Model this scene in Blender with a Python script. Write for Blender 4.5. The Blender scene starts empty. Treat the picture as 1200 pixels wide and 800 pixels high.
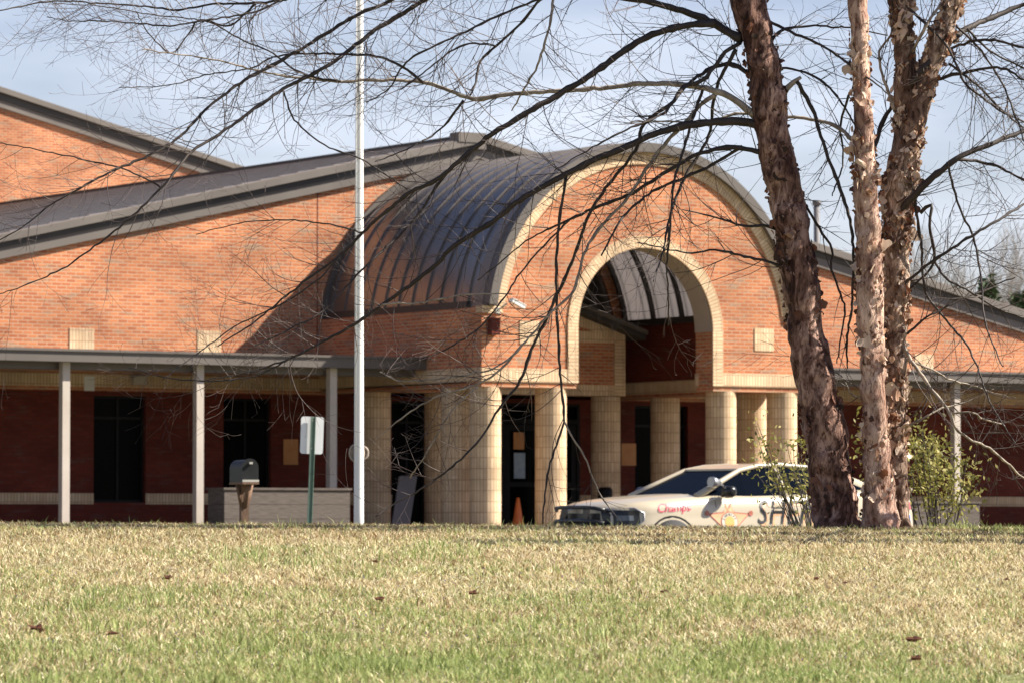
import bpy, bmesh, math, random
import numpy as np
from mathutils import Vector, Matrix, noise
R = math.radians
random.seed(7)
sc = bpy.context.scene
C = bpy.data.collections.new("place"); sc.collection.children.link(C)

# ------------------------------------------------------------------ camera
YAW, PITCH, F = R(32.8), math.atan(210 / 4900), 4900.0
EYE = Vector((-45.49, -65.86, 0.25))
cd = bpy.data.cameras.new("camera"); cam = bpy.data.objects.new("camera", cd); C.objects.link(cam)
cam.location = EYE; cam.rotation_euler = (R(90) + PITCH, 0, -YAW)
cd.sensor_width = 36; cd.lens = 36 * F / 1200; cd.clip_start = 0.5; cd.clip_end = 3000
cd.dof.use_dof = True; cd.dof.focus_distance = 27.0; cd.dof.aperture_fstop = 8.0
sc.camera = cam
# ------------------------------------------------------------------ sun and sky
TOSUN = Vector((1.75, -1.0, 1.65)).normalized()
EL = math.asin(TOSUN.z)
sd = bpy.data.lights.new("sun", 'SUN'); sd.energy = 5.0; sd.angle = R(0.53); sd.color = (1.0, 0.93, 0.82)
so = bpy.data.objects.new("sun", sd); C.objects.link(so)
so.rotation_euler = (-TOSUN).to_track_quat('-Z', 'Y').to_euler(); so.location = (20, -20, 30)
W = bpy.data.worlds.new("World"); sc.world = W; W.use_nodes = True
nt = W.node_tree; nt.nodes.clear()
wo = nt.nodes.new('ShaderNodeOutputWorld'); bg = nt.nodes.new('ShaderNodeBackground')
sky = nt.nodes.new('ShaderNodeTexSky'); sky.sky_type = 'NISHITA'; sky.sun_disc = False
sky.sun_elevation = EL; sky.sun_rotation = R(119.7); sky.air_density = 1.0; sky.dust_density = 0.6; sky.ozone_density = 1.5
tc = nt.nodes.new('ShaderNodeTexCoord'); mp = nt.nodes.new('ShaderNodeMapping'); mp.inputs['Scale'].default_value = (3.0, 3.0, 14.0)
nz = nt.nodes.new('ShaderNodeTexNoise'); nz.inputs['Scale'].default_value = 2.2; nz.inputs['Detail'].default_value = 6
cr = nt.nodes.new('ShaderNodeValToRGB'); cr.color_ramp.elements[0].position = 0.36; cr.color_ramp.elements[1].position = 0.72
mx = nt.nodes.new('ShaderNodeMix'); mx.data_type = 'RGBA'; mx.inputs[7].default_value = (7.8, 8.4, 9.6, 1)
mlt = nt.nodes.new('ShaderNodeMath'); mlt.operation = 'MULTIPLY'; mlt.inputs[1].default_value = 0.75
L = nt.links.new
L(tc.outputs['Generated'], mp.inputs['Vector']); L(mp.outputs[0], nz.inputs['Vector']); L(nz.outputs['Fac'], cr.inputs[0])
sep = nt.nodes.new('ShaderNodeSeparateXYZ'); L(tc.outputs['Generated'], sep.inputs[0])
lowz = nt.nodes.new('ShaderNodeMapRange'); lowz.inputs[1].default_value = .12; lowz.inputs[2].default_value = .32; lowz.inputs[3].default_value = .85; lowz.inputs[4].default_value = .0
L(sep.outputs[2], lowz.inputs[0]); L(lowz.outputs[0], mlt.inputs[1]); L(cr.outputs[0], mlt.inputs[0]); L(mlt.outputs[0], mx.inputs[0]); tint = nt.nodes.new('ShaderNodeMix'); tint.data_type = 'RGBA'; tint.blend_type = 'MULTIPLY'; tint.inputs[0].default_value = 1; tint.inputs[7].default_value = (1.11, .99, 1.10, 1); L(sky.outputs[0], tint.inputs[6]); L(tint.outputs[2], mx.inputs[6]); L(mx.outputs[2], bg.inputs[0]); L(bg.outputs[0], wo.inputs[0])
bg.inputs[1].default_value = 0.05
sc.view_settings.view_transform = 'Standard'; sc.view_settings.look = 'None'
sc.view_settings.exposure = 1.28; sc.view_settings.gamma = 1

# ------------------------------------------------------------------ layout helpers (surveying the place from the photograph)
ROT = cam.rotation_euler.to_matrix()
VD = Vector((math.sin(YAW), math.cos(YAW), 0)); RD = Vector((math.cos(YAW), -math.sin(YAW), 0))
def ray(px, py): return ROT @ Vector(((px - 600) / F, (400 - py) / F, -1))
def at(px, py, Y):
    r = ray(px, py); return EYE + r * ((Y - EYE.y) / r.y)
def atd(px, py, d):
    r = ray(px, py); return EYE + r * (d / r.dot(VD))
def xz(px, py, Y): p = at(px, py, Y); return p.x, p.z
def smooth(a, b, t):
    t = max(0, min(1, (t - a) / (b - a))); return t * t * (3 - 2 * t)
def depth(x, y): return (x - EYE.x) * VD.x + (y - EYE.y) * VD.y
def lateral(x, y): return (x - EYE.x) * RD.x + (y - EYE.y) * RD.y
CREST = 28.0
def ground(x, y):
    d = depth(x, y); l = lateral(x, y)
    back = -0.45 + 0.37 * smooth(-12, -4, y)
    z = -1.35
    if d > 2:
        t = min(d, 40)
        z = -1.36 + 0.0616 * (min(t, CREST + 3) - 3)
        z = z - 0.0125 * max(0, t - (CREST - 3.2)) ** 2 if t > CREST - 3.2 else z
    if d > CREST + 1: z = z + (back - z) * smooth(CREST + 1, CREST + 14, d)
    if d > CREST + 14: z = back
    if d < CREST + 14:
        z += 0.012 * noise.noise(Vector((x * .35, y * .35, 3))) * 1.6 - 0.0035 * l * smooth(20, 28, d) * (1 - smooth(28, 36, d)) + .135
    return z

# ------------------------------------------------------------------ object helpers
def tag(o, label=None, cat=None, group=None, kind=None):
    if label: o['label'] = label
    if cat: o['category'] = cat
    if group: o['group'] = group
    if kind: o['kind'] = kind
    return o
def empty(name, loc, label, cat, group=None, rz=0):
    o = bpy.data.objects.new(name, None); C.objects.link(o); o.location = loc; o.rotation_euler.z = rz
    o.empty_display_size = .3
    return tag(o, label, cat, group)
class MB:
    def __init__(s): s.v = []; s.f = []; s.uv = {}; s.off = Vector((0, 0, 0)); s.sm = set()
    def face(s, pts, uv=None, smooth=False):
        i = len(s.v); s.v += [Vector(p) - s.off for p in pts]; s.f.append(list(range(i, i + len(pts))))
        if uv: s.uv[len(s.f) - 1] = uv
        if smooth: s.sm.add(len(s.f) - 1)
    def box(s, x0, x1, y0, y1, z0, z1, M=None):
        P = [Vector((x, y, z)) for z in (z0, z1) for y in (y0, y1) for x in (x0, x1)]
        if M: P = [M @ p for p in P]
        for q in ((0, 2, 3, 1), (4, 5, 7, 6), (0, 1, 5, 4), (2, 6, 7, 3), (0, 4, 6, 2), (1, 3, 7, 5)): s.face([P[k] for k in q])
    def prism(s, poly, y0, y1, axis='y'):
        f = (lambda a, b, c: (a, c, b)) if axis == 'y' else (lambda a, b, c: (c, a, b))
        A = [f(a, b, y0) for a, b in poly]; B = [f(a, b, y1) for a, b in poly]
        n = len(poly); s.face(A); s.face(B[::-1])
        for i in range(n): j = (i + 1) % n; s.face([A[j], A[i], B[i], B[j]])
    def tube(s, pts, rad, n=6, cap=True, uvm=False):
        base = len(s.v); m = len(pts); acc = 0
        up = Vector((.3, .2, 1))
        prev = None
        for k, p in enumerate(pts):
            p = Vector(p)
            t = (Vector(pts[min(k + 1, m - 1)]) - Vector(pts[max(k - 1, 0)])).normalized()
            a = t.cross(up if abs(t.dot(up.normalized())) < .97 else Vector((1, 0, 0))).normalized() if prev is None else (prev - t * prev.dot(t)).normalized()
            prev = a; b = t.cross(a); r = rad[k] if hasattr(rad, '__len__') else rad
            for j in range(n):
                an = 2 * math.pi * j / n; s.v.append(p + (a * math.cos(an) + b * math.sin(an)) * r - s.off)
        for k in range(m - 1):
            for j in range(n):
                q = [base + k * n + j, base + k * n + (j + 1) % n, base + (k + 1) * n + (j + 1) % n, base + (k + 1) * n + j]
                s.f.append(q); s.sm.add(len(s.f) - 1)
        if cap:
            s.f.append([base + j for j in range(n)][::-1]); s.f.append([base + (m - 1) * n + j for j in range(n)])
    def build(s, name, mat, parent=None, loc=None):
        me = bpy.data.meshes.new(name)
        me.from_pydata([tuple(v) for v in s.v], [], s.f)
        ul = me.uv_layers.new(name="UVMap"); me.update()
        for p in me.polygons:
            if p.index in s.sm: p.use_smooth = True
            u = s.uv.get(p.index)
            if u:
                for k, li in enumerate(p.loop_indices): ul.data[li].uv = u[k]
            else:
                n = p.normal; ax, ay, az = abs(n.x), abs(n.y), abs(n.z)
                for li in p.loop_indices:
                    c = me.vertices[me.loops[li].vertex_index].co + s.off
                    ul.data[li].uv = (c.y, c.z) if ax > ay and ax > az * .3 else ((c.x, c.z) if ay > az * .3 else (c.x, c.y))
        if mat: me.materials.append(mat)
        o = bpy.data.objects.new(name, me); C.objects.link(o)
        if parent: o.parent = parent
        if loc is not None: o.location = loc
        return o
def local(root): m = MB(); m.off = Vector(root.location); return m

# ------------------------------------------------------------------ materials
def newmat(name, col=(.5, .5, .5), rough=.8, metal=0., spec=.5):
    m = bpy.data.materials.new(name); m.use_nodes = True
    b = m.node_tree.nodes['Principled BSDF']
    b.inputs['Base Color'].default_value = (*col, 1); b.inputs['Roughness'].default_value = rough
    b.inputs['Metallic'].default_value = metal; b.inputs['Specular IOR Level'].default_value = spec
    return m, m.node_tree, b
def N(t, k, **kw):
    n = t.nodes.new(k)
    for a, v in kw.items(): setattr(n, a, v)
    return n
def ramp(t, stops):
    r = t.nodes.new('ShaderNodeValToRGB'); e = r.color_ramp.elements
    while len(e) < len(stops): e.new(.5)
    for k, (p, c) in enumerate(stops): e[k].position = p; e[k].color = (*c, 1) if len(c) == 3 else c
    return r
def mixc(t, fac, a, b, mode='MIX'):
    m = t.nodes.new('ShaderNodeMix'); m.data_type = 'RGBA'; m.blend_type = mode
    for idx, v in ((0, fac), (6, a), (7, b)):
        if hasattr(v, 'links'): t.links.new(v, m.inputs[idx])
        elif idx == 0: m.inputs[0].default_value = v
        else: m.inputs[idx].default_value = (*v, 1)
    return m.outputs[2]
def noisy(name, c1, c2, scale=3, rough=.8, detail=6, stretch=(1, 1, 1), metal=0, bump=0, lo=.3, hi=.7, spec=.5, coord='Object'):
    m, t, b = newmat(name, c1, rough, metal, spec)
    co = N(t, 'ShaderNodeTexCoord'); mp = N(t, 'ShaderNodeMapping'); mp.inputs['Scale'].default_value = stretch
    n = N(t, 'ShaderNodeTexNoise'); n.inputs['Scale'].default_value = scale; n.inputs['Detail'].default_value = detail
    t.links.new(co.outputs[coord], mp.inputs[0]); t.links.new(mp.outputs[0], n.inputs['Vector'])
    r = ramp(t, [(lo, c1), (hi, c2)]); t.links.new(n.outputs['Fac'], r.inputs[0]); t.links.new(r.outputs[0], b.inputs['Base Color'])
    if bump:
        bp = N(t, 'ShaderNodeBump'); bp.inputs['Strength'].default_value = bump; bp.inputs['Distance'].default_value = .02
        t.links.new(n.outputs['Fac'], bp.inputs['Height']); t.links.new(bp.outputs[0], b.inputs['Normal'])
    return m
def brickmat(name, c1, c2, mortar, w, h, msize, offset=.5, patch=None, rough=.85):
    m, t, b = newmat(name, c1, rough, 0, .3)
    uv = N(t, 'ShaderNodeUVMap'); br = N(t, 'ShaderNodeTexBrick'); br.offset = offset
    for k, v in (('Scale', 1), ('Mortar Size', msize), ('Mortar Smooth', .3), ('Bias', 0), ('Brick Width', w), ('Row Height', h)): br.inputs[k].default_value = v
    br.inputs['Color1'].default_value = (*c1, 1); br.inputs['Color2'].default_value = (*c2, 1); br.inputs['Mortar'].default_value = (*mortar, 1)
    t.links.new(uv.outputs[0], br.inputs['Vector'])
    n = N(t, 'ShaderNodeTexNoise'); n.inputs['Scale'].default_value = .7; n.inputs['Detail'].default_value = 8
    mp = N(t, 'ShaderNodeMapping'); mp.inputs['Scale'].default_value = (1, 2, 1)
    t.links.new(uv.outputs[0], mp.inputs[0]); t.links.new(mp.outputs[0], n.inputs['Vector'])
    r = ramp(t, [(.3, (.68, .66, .64)), (.7, (1.16, 1.14, 1.10))]); t.links.new(n.outputs['Fac'], r.inputs[0])
    col = mixc(t, 1., br.outputs['Color'], r.outputs[0], 'MULTIPLY')
    if patch:
        # odd darker bricks in short runs
        mp2 = N(t, 'ShaderNodeMapping'); mp2.inputs['Scale'].default_value = (1.6, 7.38, 1)
        n2 = N(t, 'ShaderNodeTexNoise'); n2.inputs['Scale'].default_value = 1; n2.inputs['Detail'].default_value = 3
        t.links.new(uv.outputs[0], mp2.inputs[0]); t.links.new(mp2.outputs[0], n2.inputs['Vector'])
        r2 = ramp(t, [(.57, (0, 0, 0)), (.66, (.8, .8, .8))]); t.links.new(n2.outputs['Fac'], r2.inputs[0])
        sub = N(t, 'ShaderNodeMath', operation='SUBTRACT'); sub.inputs[0].default_value = 1; t.links.new(br.outputs['Fac'], sub.inputs[1])
        mm = N(t, 'ShaderNodeMath', operation='MULTIPLY'); t.links.new(r2.outputs[0], mm.inputs[0]); t.links.new(sub.outputs[0], mm.inputs[1])
        col = mixc(t, mm.outputs[0], col, patch)
    t.links.new(col, b.inputs['Base Color'])
    bp = N(t, 'ShaderNodeBump'); bp.inputs['Strength'].default_value = .5; bp.inputs['Distance'].default_value = .006; bp.invert = True
    t.links.new(br.outputs['Fac'], bp.inputs['Height']); t.links.new(bp.outputs[0], b.inputs['Normal'])
    return m
M = {}
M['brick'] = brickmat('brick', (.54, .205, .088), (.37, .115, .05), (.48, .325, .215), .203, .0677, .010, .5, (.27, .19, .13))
M['brick_red_shaded'] = brickmat('brick_red_shaded', (.17, .030, .016), (.13, .020, .011), (.09, .030, .02), .203, .0677, .009, .5, (.13, .05, .035))  # red brick with deep shade already in its colour
M['cream'] = brickmat('cream_soldier_brick', (.74, .57, .38), (.60, .435, .27), (.43, .29, .18), .0677, .205, .010, 0)
M['cream_h'] = brickmat('cream_stack_brick', (.74, .57, .38), (.60, .435, .27), (.43, .29, .18), .205, .0677, .010, 0)
M['roof'] = noisy('roof_metal', (.16, .13, .108), (.21, .176, .15), 1.2, .45, spec=.5)
M['fascia'] = noisy('fascia_metal', (.105, .088, .075), (.14, .12, .102), .8, .5)
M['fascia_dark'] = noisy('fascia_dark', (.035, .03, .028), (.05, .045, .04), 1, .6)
M['canopy'] = noisy('canopy_metal', (.085, .072, .062), (.115, .098, .085), .9, .5)
M['soffit'] = noisy('soffit_paint', (.33, .27, .22), (.38, .31, .25), 1, .7)
M['vault'] = noisy('vault_metal', (.20, .175, .155), (.27, .24, .215), .9, .32, metal=.7)
M['post'] = noisy('post_paint', (.40, .345, .29), (.48, .42, .36), 2, .5)
M['white'] = noisy('white_paint', (.72, .71, .69), (.80, .79, .77), 2, .4)
M['dark'] = noisy('dark_frame', (.007, .006, .006), (.012, .011, .010), 3, .5, spec=.15)
M['glass'], _, gb = newmat('dark_glass', (.003, .003, .003), .15, 0, .02)
M['wood'] = noisy('weathered_wood', (.06, .046, .036), (.125, .10, .082), 5, .85, stretch=(1, 1, 14), bump=.3)
M['woodpost'] = noisy('brown_wood', (.09, .05, .03), (.19, .11, .065), 8, .85, stretch=(6, 6, 1), bump=.3)
M['concrete'] = noisy('concrete', (.085, .072, .06), (.13, .112, .095), 2, .9)
M['asphalt'] = noisy('asphalt', (.045, .045, .046), (.07, .07, .07), 6, .9)
M['greenpost'] = noisy('green_steel', (.10, .17, .12), (.15, .22, .16), 5, .5)
M['signback'] = noisy('sign_aluminium', (.66, .67, .66), (.74, .75, .74), 4, .35, metal=.3)
M['mailbox'] = noisy('mailbox_black', (.008, .009, .010), (.018, .019, .021), 5, .55, spec=.25)
M['galv'] = noisy('bare_metal', (.45, .43, .38), (.6, .58, .52), 8, .45, metal=.4)
M['orange'] = noisy('cone_orange', (.75, .16, .03), (.85, .22, .05), 4, .5)
M['poster'] = noisy('poster_paper', (.50, .20, .06), (.60, .28, .10), 5, .7)
M['paper_blue'] = noisy('paper_blue', (.25, .33, .42), (.42, .48, .5), 9, .7)
M['board'] = noisy('grey_board', (.12, .11, .115), (.16, .15, .15), 2, .7)
# translucent vault glazing, pale inside
m, t, b = newmat('vault_panel', (.50, .48, .47), .35)
tr = N(t, 'ShaderNodeBsdfTranslucent'); tr.inputs[0].default_value = (.42, .40, .40, 1)
ms = N(t, 'ShaderNodeMixShader'); ms.inputs[0].default_value = .6
t.links.new(b.outputs[0], ms.inputs[1]); t.links.new(tr.outputs[0], ms.inputs[2]); t.links.new(ms.outputs[0], t.nodes['Material Output'].inputs[0])
M['panel'] = m
# birch bark
def bark(name, dark, mid, light, bias, zs=3.0):
    m, t, b = newmat(name, mid, .8, 0, .25)
    co = N(t, 'ShaderNodeTexCoord')
    def nn(scale, sc, det, dist=0):
        mp = N(t, 'ShaderNodeMapping'); mp.inputs['Scale'].default_value = scale
        n = N(t, 'ShaderNodeTexNoise'); n.inputs['Scale'].default_value = sc; n.inputs['Detail'].default_value = det; n.inputs['Distortion'].default_value = dist
        n.inputs['Roughness'].default_value = .62
        t.links.new(co.outputs['Object'], mp.inputs[0]); t.links.new(mp.outputs[0], n.inputs['Vector']); return n
    n = nn((7, 7, zs), 1.6, 9, 1.2)
    r = ramp(t, [(.30 + bias, dark), (.41 + bias, mid), (.52 + bias, tuple((x + y) / 2 for x, y in zip(mid, light))), (.58 + bias, light), (.78 + bias, tuple(min(1, c * 1.1) for c in light))])
    t.links.new(n.outputs['Fac'], r.inputs[0])
    n2 = nn((34, 34, 12), 1.5, 6, .8); r2 = ramp(t, [(.36, (.28, .22, .2)), (.46, (.85, .8, .78)), (.7, (1.1, 1.1, 1.1))]); t.links.new(n2.outputs['Fac'], r2.inputs[0])
    col = mixc(t, 1., r.outputs[0], r2.outputs[0], 'MULTIPLY')
    n3 = nn((3, 3, 1.6), 1, 3); r3 = ramp(t, [(.38, (.45, .38, .36)), (.62, (1.1, 1.1, 1.1))]); t.links.new(n3.outputs['Fac'], r3.inputs[0])
    col = mixc(t, 1., col, r3.outputs[0], 'MULTIPLY'); t.links.new(col, b.inputs['Base Color'])
    ad = N(t, 'ShaderNodeMath', operation='ADD'); t.links.new(n.outputs['Fac'], ad.inputs[0]); t.links.new(n2.outputs['Fac'], ad.inputs[1])
    bp = N(t, 'ShaderNodeBump'); bp.inputs['Strength'].default_value = 1; bp.inputs['Distance'].default_value = .014
    t.links.new(ad.outputs[0], bp.inputs['Height']); t.links.new(bp.outputs[0], b.inputs['Normal'])
    return m
M['bark_red'] = bark('birch_bark_reddish', (.022, .012, .010), (.13, .062, .045), (.56, .38, .30), .0)
M['bark_pale'] = bark('birch_bark_pale', (.05, .025, .018), (.33, .17, .12), (.74, .54, .42), -.05)
M['bark_grey'] = bark('birch_bark_grey', (.03, .02, .016), (.20, .13, .09), (.64, .51, .40), -.01)
def flake(name, cols):
    m, t, b = newmat(name, cols[0], .7, 0, .3)
    g = N(t, 'ShaderNodeNewGeometry'); r = ramp(t, [(i / len(cols), c) for i, c in enumerate(cols)]); r.color_ramp.interpolation = 'CONSTANT'
    t.links.new(g.outputs['Random Per Island'], r.inputs[0]); t.links.new(r.outputs[0], b.inputs['Base Color'])
    tr = N(t, 'ShaderNodeBsdfTranslucent'); t.links.new(r.outputs[0], tr.inputs[0]); ms = N(t, 'ShaderNodeMixShader'); ms.inputs[0].default_value = .25
    t.links.new(b.outputs[0], ms.inputs[1]); t.links.new(tr.outputs[0], ms.inputs[2]); t.links.new(ms.outputs[0], t.nodes['Material Output'].inputs[0])
    return m
M['flake'] = flake('peeling_bark', [(.70, .52, .39), (.22, .09, .045), (.60, .42, .31), (.10, .05, .035), (.78, .63, .50), (.42, .24, .15), (.66, .50, .38)])
M['flake_dark'] = flake('peeling_bark_dark', [(.16, .07, .045), (.07, .035, .025), (.24, .11, .07), (.05, .03, .02), (.35, .22, .16)])
M['branch'] = noisy('birch_branch', (.018, .012, .010), (.048, .034, .027), 9, .7, stretch=(1, 1, 1))
M['branch_sunlit'] = noisy('birch_branch_sunlit', (.14, .11, .085), (.42, .35, .27), 14, .7)  # lighter copy of the limb colour, with sunlight painted in
M['twig'] = noisy('birch_twig', (.03, .019, .015), (.10, .068, .055), 6, .6)
M['fartree'] = noisy('far_bare_bark', (.20, .18, .16), (.30, .27, .25), 1, .9)
M['pine'] = noisy('evergreen_needles', (.03, .06, .02), (.07, .11, .035), 1.5, .8)
def leafmat(name, cols):
    m, t, b = newmat(name, cols[0], .6, 0, .3)
    g = N(t, 'ShaderNodeNewGeometry'); r = ramp(t, [(i / len(cols), c) for i, c in enumerate(cols)]); r.color_ramp.interpolation = 'CONSTANT'
    t.links.new(g.outputs['Random Per Island'], r.inputs[0]); t.links.new(r.outputs[0], b.inputs['Base Color'])
    tr = N(t, 'ShaderNodeBsdfTranslucent'); t.links.new(r.outputs[0], tr.inputs[0]); ms = N(t, 'ShaderNodeMixShader'); ms.inputs[0].default_value = .35
    t.links.new(b.outputs[0], ms.inputs[1]); t.links.new(tr.outputs[0], ms.inputs[2]); t.links.new(ms.outputs[0], t.nodes['Material Output'].inputs[0])
    return m
M['leaf_yellow'] = leafmat('shrub_leaf', [(.30, .27, .07), (.20, .19, .045), (.40, .35, .12), (.11, .11, .03)])
M['dryleaf'] = leafmat('dry_leaf', [(.085, .028, .018), (.15, .065, .035)])
M['thatch'] = noisy('lawn_thatch', (.20, .15, .08), (.14, .17, .05), .9, .95, detail=10, lo=.42, hi=.62)

# ------------------------------------------------------------------ ground
def sheet(name, mat, xs, ys, dz=0, f=None):
    m = bpy.data.meshes.new(name); v = []; fa = []
    for y in ys:
        for x in xs:
            if f: X, Y = f(x, y)
            else: X, Y = x, y
            v.append((X, Y, ground(X, Y) + dz))
    n = len(xs)
    for j in range(len(ys) - 1):
        for i in range(n - 1): fa.append((j * n + i, j * n + i + 1, (j + 1) * n + i + 1, (j + 1) * n + i))
    m.from_pydata(v, [], fa); m.materials.append(mat); o = bpy.data.objects.new(name, m); C.objects.link(o)
    for p in m.polygons: p.use_smooth = True
    o['kind'] = 'structure'; return o
def dl(l, d): p = EYE + VD * d + RD * l; return p.x, p.y
ds = [-900, -300, -100, -40, -15, -5] + [x * .5 for x in range(0, 92)] + [46 + i * 1.5 for i in range(60)] + [140, 200, 300, 500, 900, 1500]
ls = [-900, -300, -120, -60, -35, -22] + [-16 + i * .5 for i in range(65)] + [22, 35, 60, 120, 300, 900]
sheet('lawn', M['thatch'], ls, ds, 0, dl)
# asphalt drive in front of the entrance and the paved floor under the roofs
mb = MB(); mb.face([(-22, -24.5, -.444), (40, -24.5, -.444), (40, -12.5, -.444), (-22, -12.5, -.444)]); tag(mb.build('driveway', M['asphalt']), kind='structure')
mb = MB(); mb.box(-30, 30, -1.6, 7, -.3, 0.0); tag(mb.build('paved_floor', M['concrete']), kind='structure')

# ------------------------------------------------------------------ main gabled building
YW, SL, ZP = 6.0, .2235, 8.09
HWD = 19.6
bl = empty('brick_building', (0, YW, 0), 'long orange brick school building with a low grey metal gable roof behind the arched entrance', 'building')
def roofz(x): return ZP - SL * abs(x)
mb = local(bl)
zt = lambda x: roofz(x) - .42
RW = 3.40
gx = sorted(set([-HWD, HWD, 0.0, -RW, RW] + [RW * math.sin(R(a)) for a in range(-88, 89, 4)]))
gb = lambda x, m: 3.82 + math.sqrt(max(0, RW * RW - x * x)) if abs(m) < RW else 2.75
for a, b_ in zip(gx[:-1], gx[1:]):
    m_ = (a + b_) / 2
    for yy in (YW, YW + .3): mb.face([(a, yy, gb(a, m_)), (b_, yy, gb(b_, m_)), (b_, yy, zt(b_)), (a, yy, zt(a))])
    mb.face([(a, YW, gb(a, m_)), (b_, YW, gb(b_, m_)), (b_, YW + .3, gb(b_, m_)), (a, YW + .3, gb(a, m_))])
    mb.face([(a, YW, zt(a)), (b_, YW, zt(b_)), (b_, YW + .3, zt(b_)), (a, YW + .3, zt(a))])
mb.box(-HWD, -HWD + .3, YW + .3, 33, 0, zt(HWD)); mb.box(HWD - .3, HWD, YW + .3, 33, 0, zt(HWD))
mb.build('gable_wall', M['brick'], bl)
mb = local(bl)                           # red ground-floor wall, roof shade darkened into its brick, pieces between openings
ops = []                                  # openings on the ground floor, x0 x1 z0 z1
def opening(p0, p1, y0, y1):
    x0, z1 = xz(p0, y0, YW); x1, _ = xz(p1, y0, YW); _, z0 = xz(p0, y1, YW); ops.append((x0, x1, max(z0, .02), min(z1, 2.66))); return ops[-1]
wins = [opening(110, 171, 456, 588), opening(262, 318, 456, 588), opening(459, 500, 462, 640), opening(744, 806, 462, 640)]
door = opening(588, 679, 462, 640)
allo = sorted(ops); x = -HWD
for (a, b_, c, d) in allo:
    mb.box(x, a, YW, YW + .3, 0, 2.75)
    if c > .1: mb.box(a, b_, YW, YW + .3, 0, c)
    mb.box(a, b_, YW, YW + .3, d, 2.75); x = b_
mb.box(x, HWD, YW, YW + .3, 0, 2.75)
mb.build('ground_floor_wall', M['brick_red_shaded'], bl)
# control joint
mb = local(bl); xj = xz(372, 300, YW)[0]; mb.box(xj - .012, xj + .012, YW - .004, YW + .01, 3.3, zt(xj)); mb.build('control_joint', M['brick_red_shaded'], bl)
# soldier bands
mb = local(bl); z0 = xz(60, 452, YW)[1]; mb.box(-HWD, HWD, YW - .012, YW + .01, z0, z0 + .26); mb.build('soldier_band', M['cream'], bl)
zb0 = xz(60, 590, YW)[1]; x = -HWD; mb = local(bl)
for (a, b_, c, d) in allo:
    if c < zb0 + .25 and a - x > .05: mb.box(x, a, YW - .012, YW + .01, zb0, zb0 + .21)
    if c < zb0 + .25: x = b_
mb.box(x, HWD, YW - .012, YW + .01, zb0, zb0 + .21); mb.build('sill_band', M['cream'], bl)
for k, (px, py) in enumerate([(95.5, 398.5), (245, 401), (-53, 396), (1083, 427), (1230, 430), (-200, 393)]):
    x, z = xz(px, py, YW); mb = local(bl); mb.box(x - .26, x + .26, YW - .014, YW + .01, z - .23, z + .23); mb.build('accent_block', M['cream'], bl)
for (a, b_, c, d) in wins:
    mb = local(bl); fw = .05
    mb.box(a, a + fw, YW + .1, YW + .18, c, d); mb.box(b_ - fw, b_, YW + .1, YW + .18, c, d); mb.box(a + fw, b_ - fw, YW + .1, YW + .18, d - fw, d); mb.box(a + fw, b_ - fw, YW + .1, YW + .18, c, c + fw)
    mb.box((a + b_) / 2 - .025, (a + b_) / 2 + .025, YW + .1, YW + .18, c + fw, d - fw); mb.box(a + fw, b_ - fw, YW + .101, YW + .179, d - .45, d - .40)
    w = mb.build('window', M['dark'], bl); g = local(bl); g.box(a + .01, b_ - .01, YW + .13, YW + .15, c + .01, d - .01); g.build('pane', M['glass'], w)
# entrance doors
a, b_, c, d = door; zh = 2.25
mb = local(bl)
for x0, x1 in ((a, a + .07), (b_ - .07, b_)): mb.box(x0, x1, YW - .02, YW + .14, 0, d)
mb.box(a + .07, b_ - .07, YW - .02, YW + .14, zh, zh + .09); mb.box(a + .07, b_ - .07, YW - .02, YW + .14, d - .06, d)
dr = mb.build('entrance_door', M['dark'], bl)
mid = (a + b_) / 2
for x0, x1, hx in ((a + .08, mid - .01, mid - .13), (mid + .01, b_ - .08, mid + .13)):
    m2 = local(bl)
    m2.box(x0, x0 + .12, YW, YW + .05, .01, zh - .02); m2.box(x1 - .12, x1, YW, YW + .05, .01, zh - .02); m2.box(x0 + .12, x1 - .12, YW, YW + .05, .01, .22); m2.box(x0 + .12, x1 - .12, YW, YW + .05, zh - .15, zh - .02); m2.box(x0 + .12, x1 - .12, YW, YW + .05, .95, 1.05)
    m2.build('door_leaf', M['dark'], dr)
    h = local(bl); h.box(hx - .02, hx + .02, YW - .06, YW - .03, .95, 1.35); h.box(hx - .02, hx + .02, YW - .03, YW, .96, .99); h.box(hx - .02, hx + .02, YW - .03, YW, 1.31, 1.34); h.build('handle', M['galv'], dr)
g = local(bl); g.box(a + .06, b_ - .06, YW + .02, YW + .03, .05, d - .02); g.build('pane', M['glass'], dr)
# roof
mb = local(bl); YF, YB, T = YW - .20, 32.0, .10
for s in (-1, 1):
    xe = s * HWD * 1.02
    P = [(0, ZP), (xe, roofz(xe)), (xe, roofz(xe) - T), (0, ZP - T)]
    if s > 0: P = P[::-1]
    mb.prism(P, YF, YB)
mb.build('roof', M['roof'], bl)
mb = local(bl)                            # standing seams on both slopes
for s in (-1, 1):
    k = 0
    for i in range(1, 52):
        x = s * i * .42
        if abs(x) > HWD: break
        mb.box(x - .012, x + .012, YF + .25, YB, roofz(x) - .01, roofz(x) + .014)
mb.build('roof_seam', M['roof'], bl)
mb = local(bl); mb.box(-.10, .10, YF + .31, YB, ZP - .02, ZP + .045); mb.build('ridge_trim', M['fascia_dark'], bl)
def strip(name, mat, y0, y1, dt, db):
    q = local(bl)
    for s in (-1, 1):
        xe = s * HWD * 1.02; P = [(0, ZP - dt), (xe, roofz(xe) - dt), (xe, roofz(xe) - db), (0, ZP - db)]
        q.prism(P if s < 0 else P[::-1], y0, y1)
    return q.build(name, mat, bl)
strip('rake_fascia', M['fascia'], YF - .03, YF + .05, .02, .16)
strip('rake_recess', M['fascia_dark'], YF + .07, YW, .10, .27)
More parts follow.
